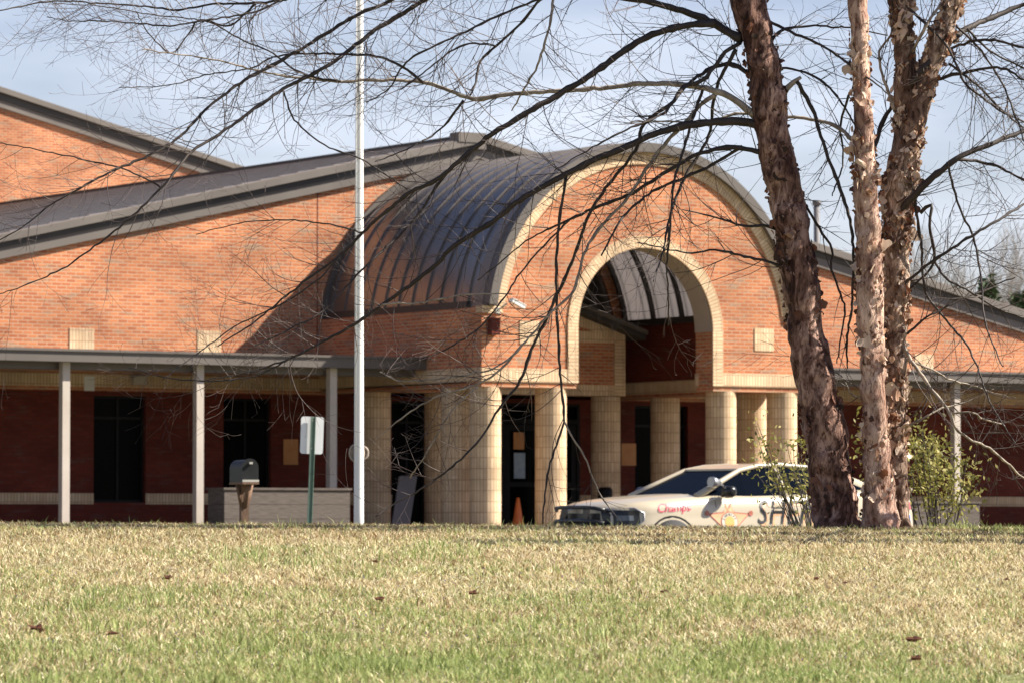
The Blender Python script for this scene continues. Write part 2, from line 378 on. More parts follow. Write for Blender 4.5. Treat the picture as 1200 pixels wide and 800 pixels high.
strip('rake_soffit_board', M['fascia'], YW - .09, YW - .01, .25, .48)
mb = local(bl); mb.box(-.62, .02, YF - .05, YF + .3, ZP - .17, ZP + .03); mb.box(-.16, .03, YF - .06, YF + .1, ZP - .30, ZP - .19); mb.build('ridge_cap', M['fascia'], bl)
mb = local(bl); xp, zp = xz(957, 240, 17); mb.tube([(xp, 17, roofz(xp) - .1), (xp, 17, zp)], .075, 12); mb.tube([(xp, 17, zp - .02), (xp, 17, zp + .1)], .11, 12)
mb.build('vent_pipe', M['board'], bl)

# taller block behind on the left
YB2 = 32.1
x0, z0 = xz(0, 100, YB2 - .3); x1, z1 = xz(280, 192, YB2 - .3); s2 = (z1 - z0) / (x1 - x0)
rb = empty('brick_building', (x0, YB2, 0), 'taller orange brick block with grey sloping roof edge, rising behind the far left end', 'building')
xl = x0 - 14; xr = x1 + 14
f2 = lambda x: z0 + s2 * (x - x0)
mb = local(rb); mb.prism([(xl, 0), (xr, 0), (xr, f2(xr) - .35), (xl, f2(xl) - .35)], YB2, YB2 + 14); mb.build('wall', M['brick'], rb)
def st2(name, mat, y0, y1, dt, db):
    q = local(rb); q.prism([(xl, f2(xl) - dt), (xr + .4, f2(xr + .4) - dt), (xr + .4, f2(xr + .4) - db), (xl, f2(xl) - db)][::-1], y0, y1); q.build(name, mat, rb)
st2('roof', M['roof'], YB2 - .18, YB2 + 14, 0, .12); st2('rake_fascia', M['fascia'], YB2 - .21, YB2 - .15, .02, .15); st2('rake_recess', M['fascia_dark'], YB2 - .12, YB2 - .01, .12, .33); st2('rake_soffit_board', M['fascia'], YB2 - .08, YB2 - .005, .30, .52)

# ------------------------------------------------------------------ arched entrance portico
ZI, RI, RT = 3.90, 1.57, 1.80           # opening centre height, radius, trim radius
ZO, RM, RC, RCI = 3.82, 3.66, 3.48, 3.25   # vault centre, metal, cream outer, cream inner
HW, TH, ZS = 3.72, .56, 4.24
B0, B1, ZL = 2.86, 3.11, 2.76
po = empty('entrance_portico', (0, 0, 0), 'arched brick entrance portico with cream trim, barrel metal roof and round cream columns', 'portico')
topz = lambda x: ZO + math.sqrt(max(0, RC ** 2 - x * x))
xs = sorted(set([round(-HW + i * (2 * HW) / 150, 4) for i in range(151)] + [s * v for s in (-1, 1) for v in (RI, RI - .002, RI - .02, RI - .06, RI - .12, math.sqrt(RC ** 2 - (ZS - ZO) ** 2))]))
mb = MB()
def bot(x): return ZI + math.sqrt(RI ** 2 - x * x) if abs(x) < RI - 1e-6 else B0
def top(x): return max(ZS, topz(x)) if abs(x) < RC else ZS
for a, b_ in zip(xs[:-1], xs[1:]):
    mid = (a + b_) / 2; ins = abs(mid) < RI
    ba = (ZI + math.sqrt(max(0, RI ** 2 - a * a))) if ins else B0; bb = (ZI + math.sqrt(max(0, RI ** 2 - b_ * b_))) if ins else B0
    mb.face([(a, 0, ba), (b_, 0, bb), (b_, 0, top(b_)), (a, 0, top(a))])
    mb.face([(b_, TH, bb), (a, TH, ba), (a, TH, top(a)), (b_, TH, top(b_))])
    if not ins: mb.face([(a, TH, B0), (b_, TH, B0), (b_, 0, B0), (a, 0, B0)])
    mb.face([(a, 0, top(a)), (b_, 0, top(b_)), (b_, TH, top(b_)), (a, TH, top(a))])
for s in (-1, 1):
    mb.face([(s * RI, 0, B0), (s * RI, TH, B0), (s * RI, TH, ZI), (s * RI, 0, ZI)]); mb.face([(s * HW, 0, B0), (s * HW, TH, B0), (s * HW, TH, ZS), (s * HW, 0, ZS)])
mb.build('front_wall', M['brick'], po)
mb = MB()                                 # plaster soffit of the opening
n = 48
for i in range(n):
    t0, t1 = math.pi * i / n, math.pi * (i + 1) / n; r = RI - .006
    mb.face([(r * math.cos(t0), .02, ZI + r * math.sin(t0)), (r * math.cos(t1), .02, ZI + r * math.sin(t1)), (r * math.cos(t1), TH + .02, ZI + r * math.sin(t1)), (r * math.cos(t0), TH + .02, ZI + r * math.sin(t0))], smooth=True)
mb.build('arch_soffit', M['soffit'], po)
def ring(mb, r0, r1, zc, t0, t1, y0, y1, n=64):
    for i in range(n):
        a, b_ = t0 + (t1 - t0) * i / n, t0 + (t1 - t0) * (i + 1) / n
        P = lambda r, t, y: (r * math.cos(t), y, zc + r * math.sin(t))
        u0, u1 = a * (r0 + r1) / 2, b_ * (r0 + r1) / 2; h = r1 - r0
        mb.face([P(r0, a, y0), P(r1, a, y0), P(r1, b_, y0), P(r0, b_, y0)], [(u0, 0), (u0, h), (u1, h), (u1, 0)])
        mb.face([P(r1, a, y0), P(r1, a, y1), P(r1, b_, y1), P(r1, b_, y0)], [(u0, 0), (u0, y1 - y0), (u1, y1 - y0), (u1, 0)])
        mb.face([P(r0, a, y1), P(r0, a, y0), P(r0, b_, y0), P(r0, b_, y1)], [(u0, y1 - y0), (u0, 0), (u1, 0), (u1, y1 - y0)])
        mb.face([P(r1, a, y1), P(r0, a, y1), P(r0, b_, y1), P(r1, b_, y1)])
def uvbox_cream(mb, x0, x1, y0, y1, z0, z1): mb.box(x0, x1, y0, y1, z0, z1)
mb = MB(); ring(mb, RI - .004, RT, ZI, 0, math.pi, -.03, .012); mb.build('arch_trim', M['cream'], po)
for s in (-1, 1):
    mb = MB(); x0, x1 = sorted((s * (RI - .004), s * RT)); mb.box(x0, x1, -.03, .012, B0 + .001, ZI); mb.build('jamb_trim', M['cream_h'], po)
te = math.asin((ZS + .02 - ZO) / RC)
mb = MB(); ring(mb, RCI, RC, ZO, te, math.pi - te, -.03, .05); mb.build('gable_arch_trim', M['cream'], po)
mb = MB(); ring(mb, RC + .001, RM, ZO, te, math.pi - te, -.14, .1, 96); mb.build('vault_fascia', M['canopy'], po)
# band, lintel course, side walls
for s in (-1, 1):
    mb = MB(); x0, x1 = sorted((s * RT, s * (HW + .015))); mb.box(x0, x1, -.022, .3, B0, B1)
    mb.box(*sorted((s * (HW - .3), s * (HW + .02))), .30, YW - .02, B0, B1); mb.build('soldier_band', M['cream'], po)
    mb = MB(); x0, x1 = sorted((s * (HW - TH - .012), s * (HW - TH + .1))); mb.box(x0, x1, TH + .002, YW - .02, B0 - .02, B1 - .02)
    x0, x1 = sorted((s * (RI - .012), s * (RI + .2))); mb.box(x0, x1, TH - .1, TH + .01, B0, B1); mb.build('inner_band', M['cream'], po)
    mb = MB(); x0, x1 = sorted((s * (RI + .02), s * (HW - .01))); mb.box(x0, x1, .01, TH, ZL, B0 - .002)
    mb.box(*sorted((s * (HW - TH), s * (HW - .01))), TH, YW - .02, ZL, B0 - .022); mb.build('lintel', M['brick'], po)
for s in (-1, 1):
    mb = MB(); x0, x1 = sorted((s * (HW - TH), s * HW)); mb.box(x0, x1, TH + .001, YW - .002, B0, ZS - .005); mb.build('side_wall', M['brick'] if s < 0 else M['brick_red_shaded'], po)  # right wall gets the darker brick to stand for its shade
for px, py in ((621, 389.5), (895, 398)):
    x, z = xz(px, py, 0); mb = MB(); mb.box(x - .23, x + .23, -.014, .01, z - .22, z + .22); mb.build('accent_block', M['cream'], po)
# cream corner stones under the ends of the arched trim
for s in (-1, 1): mb = MB(); mb.box(*sorted((s * 3.28, s * (HW + .01))), -.035, .2, ZS - .12, ZS + .03); mb.build('corner_stone', M['cream_h'], po)
# vault
def vault(mb, t0, t1, r, y0, y1, n, th=.03):
    for i in range(n):
        a, b_ = t0 + (t1 - t0) * i / n, t0 + (t1 - t0) * (i + 1) / n
        for rr, flip in ((r, 0), (r - th, 1)):
            q = [(rr * math.cos(a), y0, ZO + rr * math.sin(a)), (rr * math.cos(a), y1, ZO + rr * math.sin(a)), (rr * math.cos(b_), y1, ZO + rr * math.sin(b_)), (rr * math.cos(b_), y0, ZO + rr * math.sin(b_))]
            mb.face(q[::-1] if flip else q, smooth=True)
tv = math.asin((ZS - ZO) / RM)
mb = MB(); vault(mb, math.pi / 2 + .5, math.pi - tv + .01, RM, .101, YW, 40); vault(mb, math.pi / 2, math.pi / 2 + .5, RM, .101, YW, 20); mb.build('vault_roof', M['vault'], po)
mb = MB(); vault(mb, tv, math.pi / 2, RM, .101, YW, 50); mb.build('vault_panel', M['panel'], po)
mb = MB(); vault(mb, .1, math.pi - .1, RM - .29, YW + .02, YW + 4.4, 60); mb.build('inner_ceiling', M['panel'], po)
mb = MB(); mb.box(3.16, 3.3, YW + .301, YW + 4.4, 2.75, 4.24); mb.build('inner_side_wall', M['brick_red_shaded'], po)
mb = MB(); mb.box(-3.3, 3.3, YW + 4.401, YW + 4.5, 2.75, 7.2); mb.build('inner_end_wall', M['brick_red_shaded'], po)
mb = MB(); mb.box(-3.3, 3.15, YW + .301, YW + 4.4, 2.70, 2.75); mb.build('inner_ledge', M['concrete'], po)
k = 0; y = .62
while y < YW - .1:
    mb = MB(); ring(mb, RM, RM + .035, ZO, tv, math.pi - tv, y - .014, y + .014, 60); mb.build('vault_seam', M['vault'], po); y += .51
mb = MB(); ring(mb, RM, RM + .012, ZO, tv, math.pi - tv, .1005, .40, 60); mb.build('edge_flashing', M['roof'], po)
mb = MB(); ring(mb, RM + .001, RM + .10, ZO, tv, math.pi - tv, YW - .10, YW - .004, 60); mb.build('wall_flashing', M['canopy'], po)
y = .75
while y < YW:                             # inner ribs
    mb = MB(); ring(mb, RM - .13, RM - .032, ZO, tv, math.pi - tv, y - .03, y + .03, 48); mb.build('vault_rib', M['fascia_dark'], po); y += 1.02
y = YW + .87
while y < YW + 4.3:
    mb = MB(); ring(mb, RM - .42, RM - .325, ZO, .12, math.pi - .12, y - .03, y + .03, 48); mb.build('vault_rib', M['fascia_dark'], po); y += 1.02
for tt in (math.pi * .27, math.pi * .73):
    c, s_ = math.cos(tt), math.sin(tt); mb = MB(); mb.tube([((RM - .09) * c, .6, ZO + (RM - .09) * s_), ((RM - .09) * c, YW, ZO + (RM - .09) * s_)], .045, 6); mb.build('vault_purlin', M['fascia_dark'], po)
for s in (-1, 1): mb = MB(); mb.box(*sorted((s * (HW - TH - .02), s * (HW - .02))), TH + .003, YW - .01, ZS - .004, ZS + .13); mb.build('wall_plate', M['fascia_dark'], po)
# columns
for (x, y) in ((-3.45, .3), (-1.98, .3), (1.98, .3), (3.45, .3), (-3.45, 1.3), (3.45, 1.3), (-3.45, 4.3), (-1.98, 4.3), (1.98, 4.3), (3.45, 4.3)):
    mb = MB(); n = 28; r = .30; zt_ = ZL - .001
    for i in range(n):
        a, b_ = 2 * math.pi * i / n, 2 * math.pi * (i + 1) / n; u0, u1 = i * .0677, (i + 1) * .0677
        mb.face([(x + r * math.cos(a), y + r * math.sin(a), 0), (x + r * math.cos(b_), y + r * math.sin(b_), 0), (x + r * math.cos(b_), y + r * math.sin(b_), zt_), (x + r * math.cos(a), y + r * math.sin(a), zt_)], [(u0, 0), (u1, 0), (u1, zt_), (u0, zt_)])
    mb.face([(x + r * math.cos(2 * math.pi * i / n), y + r * math.sin(2 * math.pi * i / n), zt_) for i in range(n)])
    mb.build('column', M['cream'], po)
# inner gabled bulkhead above the rear columns
YI = 4.1
xa, za = xz(680, 371, YI); xb, zb = xz(732, 393, YI); sl = (zb - za) / (xb - xa); xl = -HW + TH
_, zbb = xz(732, 464, YI)
fz = lambda x: za + sl * (x - xa)
mb = MB(); mb.prism([(xl, zbb), (xb, zbb), (xb, fz(xb)), (-.5, fz(-.5)), (xl, fz(xl * 0 + .5))], YI, YI + .4); mb.build('inner_gable_wall', M['brick'], po)
mb = MB(); tw = .26
mb.box(xb - tw, xb + .004, YI - .02, YI + .01, zbb, fz(xb)); mb.build('inner_edge_trim', M['cream_h'], po)
mb = MB(); mb.box(-1.8, xb - tw, YI - .02, YI + .01, zbb, zbb + .22)
_, zt3 = xz(700, 389, YI); mb.box(-1.8, xb - tw, YI - .02, YI + .01, zt3 - .22, zt3)
mb.prism([(-.5, fz(-.5) - .2), (xb, fz(xb) - .2), (xb, fz(xb)), (-.5, fz(-.5))], YI - .03, YI + .01); mb.build('inner_band', M['cream'], po)
mb = MB(); xe = xb + .35
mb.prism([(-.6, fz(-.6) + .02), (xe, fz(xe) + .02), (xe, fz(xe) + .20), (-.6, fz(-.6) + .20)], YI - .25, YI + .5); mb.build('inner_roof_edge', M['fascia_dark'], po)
mb = MB(); mb.prism([(-.6, fz(-.6) + .12), (xe + .02, fz(xe) + .12), (xe + .02, fz(xe) + .21), (-.6, fz(-.6) + .21)], YI - .30, YI - .251); mb.build('inner_fascia', M['canopy'], po)

# ------------------------------------------------------------------ covered walkways left and right
YC = 2.0
def canopy(x0, x1, posts, label, zt):
    c = empty('walkway_canopy', ((x0 + x1) / 2, YC, 0), label, 'canopy')
    mb = local(c); mb.box(x0, x1, YC + .05, YW - .015, zt - .20, zt - .05); mb.build('canopy_roof', M['canopy'], c)
    mb = local(c); mb.box(x0, x1, YC - .05, YC + .049, zt - .23, zt - .045); mb.box(x0, x1, YC - .09, YC + .08, zt - .044, zt); mb.build('fascia', M['canopy'], c)
    mb = local(c); mb.box(x0, x1, YC + .35, YC + .5, zt - .36, zt - .202); mb.build('beam', M['canopy'], c)
    for px in posts:
        x = at(px, 500, YC + .25).x; mb = local(c)
        mb.box(x - .075, x + .075, YC + .16, YC + .31, .02, zt - .231); mb.box(x - .12, x + .12, YC + .12, YC + .35, 0, .02); mb.build('post', M['post'], c)
zc_ = xz(200, 411.5, YC)[1]
canopy(-19.5, -HW - .002, (-81, 75, 232, 388), 'flat grey metal walkway canopy on slim posts, to the left of the arched entrance', zc_)
canopy(HW + .002, 19.5, (964, 1119, 1272), 'flat grey metal walkway canopy on slim posts, right of the arched entrance behind the birches', zc_)

# ------------------------------------------------------------------ things on and in front of the building
def poster(px0, px1, py0, py1, Y, mat, name, label, cat, group=None):
    x0, z1 = xz(px0, py0, Y); x1, z0 = xz(px1, py1, Y)
    mb = MB(); ox = Vector(((x0 + x1) / 2, Y, z0)); mb.off = ox; mb.box(x0, x1, Y - .012, Y - .002, z0, z1)
    return tag(mb.build(name, mat, None, ox), label, cat, group)
poster(332, 349, 514, 544, YW - .012, M['poster'], 'wall_poster', 'orange poster on the shaded brick wall under the left walkway canopy, behind the mailbox', 'poster')
poster(728, 745, 519, 545, YW - .012, M['poster'], 'wall_poster', 'orange poster on the dark wall between the two rear cream columns of the entrance', 'poster')
poster(601.5, 614, 506, 526, YW - .0, M['poster'], 'door_notice', 'orange red notice stuck on the upper glass of the entrance door', 'notice')
poster(602, 615, 530, 560, YW - .0, M['paper_blue'], 'door_notice', 'blue grey notice stuck on the entrance door glass below the orange one', 'notice')
poster(98.5, 110.5, 440, 457.5, YW - .012, M['white'], 'wall_box', 'small white square box fixed high on the shaded wall beside the dark window', 'wall box')
x, z = xz(161, 446, YW)
mb = MB(); o3 = Vector((x, YW, z)); mb.off = o3; mb.box(x - .15, x + .15, YW - .12, YW - .014, z - .07, z + .07); mb.box(x - .17, x + .17, YW - .13, YW - .014, z + .071, z + .1)
tag(mb.build('wall_light', M['post'], None, o3), 'cream wall light above the dark window under the left walkway canopy', 'wall light')
# floodlight on the front of the portico
x, z = xz(582, 364, 0); fl = empty('floodlight', (x, 0, z), 'small white floodlight sticking out of the brick beside the left foot of the entrance arch', 'floodlight')
mb = local(fl); mb.box(x - .05, x + .05, -.05, -.036, z - .06, z + .06); mb.tube([(x, -.04, z), (x + .05, -.28, z + .12)], .018, 8); mb.build('arm', M['galv'], fl)
mb = local(fl); MM = Matrix.Translation((x + .22, -.36, z + .11)) @ Matrix.Rotation(R(24), 4, 'Y'); mb.box(-.15, .15, -.07, .07, -.025, .035, MM); mb.box(-.16, .16, -.08, .08, .036, .048, MM); mb.build('lamp_head', M['white'], fl)
x, z = xz(576, 384, 0); fl = empty('lamp_shadow_box', (x, 0, z - .2), 'dark box added as the floodlight shadow on brick, under the left end of the arch', 'box')  # solid dark block put in as the floodlight's cast shadow
mb = local(fl); mb.box(x - .09, x + .09, -.16, -.0, z - .14, z + .14); mb.prism([(x - .1, z + .141), (x + .1, z + .141), (x + .08, z + .18), (x - .08, z + .18)], -.17, -.0); mb.build('shadow_block', M['brick_red_shaded'], fl)
# timber planters
def planter(px0, px1, Y, py_top, label, zb=.02):
    xa = at(px0, 590, Y).x; xb = at(px1, 590, Y).x; zt = at((px0 + px1) / 2, py_top, Y).z
    p = empty('planter_box', ((xa + xb) / 2, Y, 0), label, 'planter', 'weathered timber planter boxes'); D = .62; h = (zt - zb - .04) / 3
    for k in range(3):
        mb = local(p); z0 = zb + k * h
        mb.box(xa, xb, Y, Y + .04, z0 + .006, z0 + h); mb.box(xa, xb, Y + D - .04, Y + D, z0 + .006, z0 + h)
        mb.box(xa, xa + .04, Y + .041, Y + D - .041, z0 + .006, z0 + h); mb.box(xb - .04, xb, Y + .041, Y + D - .041, z0 + .006, z0 + h); mb.build('board', M['wood'], p)
    mb = local(p); mb.box(xa - .03, xb + .03, Y - .03, Y + .10, zt - .038, zt); mb.box(xa - .03, xb + .03, Y + D - .10, Y + D + .03, zt - .038, zt); mb.box(xa - .03, xa + .1, Y + .101, Y + D - .101, zt - .038, zt); mb.box(xb - .1, xb + .03, Y + .101, Y + D - .101, zt - .038, zt); mb.build('rim', M['wood'], p)
    mb = local(p); mb.box(xa + .041, xb - .041, Y + .041, Y + D - .041, zb, zt - .12); mb.build('soil', M['thatch'], p)
planter(263, 410, .3, 571, 'long weathered grey timber planter box behind the black mailbox')
planter(1072, 1148, .3, 587, 'short weathered grey timber planter box at the right, behind the leafy bush')
# grey board leaning between columns
pa = at(457, 612, 3.0); pb = at(476, 612, 3.0); pt = at(475, 558, 3.5)
w = (pb.x - pa.x); b0 = Vector((pa.x, 3.0, 0)); ox = b0.copy()
mb = MB(); mb.off = ox; tp = Vector((pa.x + .50, 3.5, pt.z)); Wd = Vector((w * 1.1, 0, 0)); nn = Wd.cross(tp - b0).normalized() * .03
P = [b0, b0 + Wd, tp + Wd, tp]; Q = [p + nn for p in P]; mb.face(P); mb.face(Q[::-1])
for i in range(4): j = (i + 1) % 4; mb.face([P[j], P[i], Q[i], Q[j]])
tag(mb.build('leaning_board', M['board'], None, ox), 'flat grey board leaning in the dark gap between the left cream columns', 'board')
# traffic cone
p = at(607, 612, 3.0); cn = empty('traffic_cone', (p.x, 3.0, 0), 'orange traffic cone in front of the entrance door between the cream columns', 'cone')
mb = local(cn); mb.tube([(p.x, 3, .03), (p.x, 3, .35), (p.x, 3, .71)], [.15, .085, .028], 18); mb.build('cone_body', M['orange'], cn)
mb = local(cn); mb.box(p.x - .19, p.x + .19, 2.81, 3.19, 0, .029); mb.build('base', M['orange'], cn)
# trash bin by the right rear column
p = at(709, 600, 3.4); tb = empty('litter_bin', (p.x, 3.4, 0), 'small dark litter bin in front of a rear cream column, behind the car bonnet', 'bin')
zt = at(709, 570, 3.4).z; mb = local(tb); mb.tube([(p.x, 3.4, 0), (p.x, 3.4, zt - .05), (p.x, 3.4, zt)], [.13, .15, .10], 16); mb.build('bin_body', M['dark'], tb)

# flagpole
d = 50.0; p = atd(420.5, 610, d); gz = ground(p.x, p.y)
fp = empty('flagpole', (p.x, p.y, gz), 'tall white flagpole standing between the lawn and the arched entrance', 'flagpole')
mb = local(fp); H = 9.5; mb.tube([(p.x, p.y, gz + H * i / 12) for i in range(13)], [.062 - .026 * i / 12 for i in range(13)], 20); mb.build('pole', M['white'], fp)
mb = local(fp); mb.tube([(p.x, p.y, gz - .02), (p.x, p.y, gz + .06), (p.x, p.y, gz + .10)], [.14, .13, .07], 20); mb.build('base_collar', M['white'], fp)
mb = local(fp); z = at(0, 0, 0).z
zc2 = atd(421, 530, d).z
rc = random.Random(2)
for k in range(9):
    rx_, rz_, oy = rc.uniform(.025, .075), rc.uniform(.05, .10), rc.uniform(-.03, .05); ox_ = rc.uniform(-.05, .06)
    pts = [Vector((p.x, p.y, zc2 + rz_ * math.sin(a) - .012 * (k % 3))) + RD * (ox_ + rx_ * math.cos(a)) + VD * (.075 + oy) for a in [i * math.pi / 8 for i in range(17)]]
    mb.tube(pts, .013, 6, False)
mb.build('halyard_coil', M['soffit'], fp)
mb = local(fp); mb.tube([(p.x - .07, p.y - .05, zc2), (p.x - .075, p.y - .05, gz + H - .1)], .005, 5); mb.build('halyard', M['white'], fp)
mb = local(fp); s_ = [(p.x, p.y, gz + H + .1 * (1 - math.cos(a))) for a in [i * math.pi / 8 for i in range(9)]]; mb.tube(s_, [.1 * math.sin(i * math.pi / 8) + .003 for i in range(9)], 16); mb.build('finial', M['galv'], fp)
# road sign seen from behind
d = 54.0; pt = atd(367, 488, d); pbm = atd(361.5, 640, d); gz = ground(pbm.x, pbm.y); pb2 = pbm.lerp(pt, (gz - pbm.z) / (pt.z - pbm.z))
sg = empty('road_sign', (pb2.x, pb2.y, gz), 'blank white back of a small road sign on a thin green leaning post', 'sign')
ax = (pt - pb2).normalized(); rx = Vector((math.cos(R(-12)), math.sin(R(-12)), 0)); rx = (rx - ax * rx.dot(ax)).normalized(); ny = ax.cross(rx) # towards back
mb = local(sg); hh = (pt - pb2).length
def obox(mb, o, u, v, w, du, dv, dw):
    Pn = [o + u * a + v * b + w * c for c in (-dw, dw) for b in (-dv, dv) for a in (-du, du)]
    for q in ((0, 2, 3, 1), (4, 5, 7, 6), (0, 1, 5, 4), (2, 6, 7, 3), (0, 4, 6, 2), (1, 3, 7, 5)): mb.face([Pn[k] for k in q])
c0 = pb2 + ax * hh * .5
obox(mb, c0, rx, ny, ax, .022, .003, hh / 2); obox(mb, c0 - rx * .027 - ny * .012, rx, ny, ax, .004, .014, hh / 2); obox(mb, c0 + rx * .027 - ny * .012, rx, ny, ax, .004, .014, hh / 2)
mb.build('sign_post', M['greenpost'], sg)
mb = local(sg); cc = atd(365.5, 509.5, d) - ny * 0 ; cc = cc + (VD * .03); w2, h2, rr = .155, .24, .035; out = []
for cx, cz, a0 in ((w2 - rr, h2 - rr, 0), (-w2 + rr, h2 - rr, 90), (-w2 + rr, -h2 + rr, 180), (w2 - rr, -h2 + rr, 270)):
    for k in range(6): a = R(a0 + k * 18); out.append((cx + rr * math.cos(a), cz + rr * math.sin(a)))
A = [cc + rx * a + ax * b for a, b in out]; B = [p_ + VD * .004 for p_ in A]; mb.face(A); mb.face(B[::-1])
for i in range(len(A)): j = (i + 1) % len(A); mb.face([A[i], A[j], B[j], B[i]])
mb.build('sign_panel', M['signback'], sg)
for dz in (-.17, .19): mb = local(sg); mb.tube([cc + ax * dz - VD * .04, cc + ax * dz - VD * .02], .012, 8); mb.build('bolt', M['galv'], sg)
# mailbox
d = 49.0; p = atd(287, 560, d); gz = ground(p.x, p.y); ang = R(-58)
mbx = empty('mailbox', (p.x, p.y, gz), 'black arched mailbox on a brown wooden post with angled brackets', 'mailbox')
zb = atd(287, 564, d).z; yaw = (VD * math.cos(R(21)) - RD * math.sin(R(21))).normalized(); sd_ = Vector((yaw.y, -yaw.x, 0))   # box runs back along yaw
fr = atd(293, 560, d); fr.z = zb
prof = [(-.095, 0), (.095, 0), (.095, .12)] + [(.095 * math.cos(a), .16 + .10 * math.sin(a) - .04 * 0) for a in [R(k * 15) for k in range(0, 13)]] + [(-.095, .12)]
mb = local(mbx); A = [fr + sd_ * a + Vector((0, 0, b)) for a, b in prof]; B = [q + yaw * .50 for q in A]
mb.face(A); mb.face(B[::-1])
for i in range(len(A)): j = (i + 1) % len(A); mb.face([A[i], A[j], B[j], B[i]])
mb.build('box_body', M['mailbox'], mbx)
mb = local(mbx); A2 = [fr - yaw * .012 + sd_ * a * 1.06 + Vector((0, 0, (b - .12) * 1.05 + .125)) for a, b in prof]; B2 = [q + yaw * .03 for q in A2]; mb.face(A2); mb.face(B2[::-1])
for i in range(len(A2)): j = (i + 1) % len(A2); mb.face([A2[i], A2[j], B2[j], B2[i]])
dd = mb.build('box_door', M['mailbox'], mbx); mb = local(mbx); obox(mb, fr - yaw * .03 + Vector((0, 0, .22)), sd_, yaw, Vector((0, 0, 1)), .02, .012, .012); mb.build('handle', M['galv'], dd)
mb = local(mbx); obox(mb, fr + yaw * .23 + Vector((0, 0, -.015)), sd_, yaw, Vector((0, 0, 1)), .10, .27, .014); mb.build('base_board', M['woodpost'], mbx)
mb = local(mbx); obox(mb, fr - yaw * .02 + Vector((0, 0, .0)), sd_, yaw, Vector((0, 0, 1)), .10, .012, .025); mb.build('worn_lip', M['galv'], mbx)
pc = fr + yaw * .23; mb = local(mbx); obox(mb, Vector((pc.x, pc.y, (gz + zb) / 2 - .015)), sd_, yaw, Vector((0, 0, 1)), .045, .045, (zb - gz) / 2 - .016); mb.build('post', M['woodpost'], mbx)
for s in (-1, 1):
    for ax2, rr2 in ((yaw, .2), (sd_, .085)):
        mb = local(mbx); a = Vector((pc.x, pc.y, zb - .30)) + ax2 * s * .03; b = Vector((pc.x, pc.y, zb - .03)) + ax2 * s * rr2; mb.tube([a, b], .03, 4); mb.build('bracket', M['woodpost'], mbx)

# ------------------------------------------------------------------ sheriff's car
def interp(x, tab):
    for (a, va), (b, vb) in zip(tab[:-1], tab[1:]):
        if x <= b: t = max(0, (x - a) / (b - a)); t = t * t * (3 - 2 * t) * .35 + t * .65; return va + (vb - va) * t
    return tab[-1][1]
WT = [(.16, .48), (.22, .64), (.38, .81), (.65, .905), (1.0, .94), (2.6, .945), (4.1, .955), (4.75, .92), (5.05, .86), (5.25, .70)]
ZT = [(.16, .82), (.26, .885), (.55, .95), (1.0, .995), (1.55, 1.03), (2.4, 1.04), (3.4, 1.07), (4.2, 1.12), (4.85, 1.15), (5.12, 1.12), (5.25, .98)]
ZBt = [(0, .25), (.5, .2), (4.6, .22), (5.25, .35)]
def hwz(x, z):                            # half width of the body side at height z
    w = interp(x, WT); zt = interp(x, ZT)
    k = [(0.2, .93), (.45, .985), (.62, 1.0), (.78, .978), (.86, .982), (zt - .05, .94), (zt, .86)]
    k = sorted(k); return w * interp(z, k)
wf = atd(787, 668, 55.9)
CG = -.446; car_x = wf.x - 1.0; car_y = wf.y + .90
car = empty('police_car', (car_x, car_y, CG), 'cream white sheriff patrol car with star badge and black lettering, parked behind the lawn', 'car')
def cv(lx, ly, lz): return (lx, ly, lz)
mats = {}
mats['paint'], t_, b_ = newmat('car_paint', (.46, .395, .285), .3, 0, .5); b_.inputs['Coat Weight'].default_value = .6; b_.inputs['Coat Roughness'].default_value = .08
mats['black'], _, _ = newmat('car_black', (.012, .012, .013), .35)
mats['glass'], _, _ = newmat('car_glass', (.004, .006, .011), .06, 0, .05)
mats['tyre'], _, _ = newmat('tyre', (.025, .025, .026), .8)
mats['steel'], _, _ = newmat('wheel_steel', (.35, .35, .36), .35, .8)
mats['glass'].node_tree.nodes['Principled BSDF'].inputs['IOR'].default_value = 1.12
mats['pink'], _, _ = newmat('decal_pink', (.78, .10, .16), .4)
mats['decal_black'], _, _ = newmat('decal_black', (.012, .012, .015), .4)
mats['decal_red'], _, _ = newmat('decal_red', (.42, .13, .09), .4)
mats['decal_salmon'], _, _ = newmat('decal_salmon', (.62, .36, .20), .4)
mats['gold'], _, _ = newmat('decal_gold', (.66, .36, .10), .4)
mats['blue'], _, _ = newmat('decal_blue', (.06, .12, .42), .4)
mats['decal_white'], _, _ = newmat('decal_white', (.55, .50, .40), .4)
mats['lens'], _, _ = newmat('lamp_lens', (.10, .11, .12), .1, 0, .5)
mats['redlens'], _, _ = newmat('tail_lens', (.35, .02, .02), .15)
xsn = [.16, .18, .22, .3, .4, .5] + [.6 + .1 * i for i in range(44)] + [5.0, 5.06, 5.14, 5.2, 5.25]
mb = MB(); rows = []
for x in xsn:
    zt = interp(x, ZT); zb = interp(x, ZBt); w = interp(x, WT); row = []
    zs = [zb] + [zb + (zt - .05 - zb) * k / 12 for k in range(1, 13)]
    for z in zs: row.append((hwz(x, z), z))
    row += [(w * .90, zt - .015), (w * .84, zt + .004), (w * .62, zt + .018), (w * .55, zt + .030), (w * .3, zt + .036), (0, zt + .038)]
    full = [(-a, b) for a, b in row] + [(a, b) for a, b in row[::-1][1:]]
    rows.append([(x, a, b) for a, b in full])
base = 0
for r_ in rows: mb.v += [Vector(p) for p in r_]
n = len(rows[0])
for i in range(len(rows) - 1):
    for j in range(n - 1): mb.f.append([i * n + j, (i + 1) * n + j, (i + 1) * n + j + 1, i * n + j + 1]); mb.sm.add(len(mb.f) - 1)
mb.f.append([j for j in range(n)]); mb.f.append([(len(rows) - 1) * n + j for j in range(n)][::-1])
mb.build('body', mats['paint'], car)
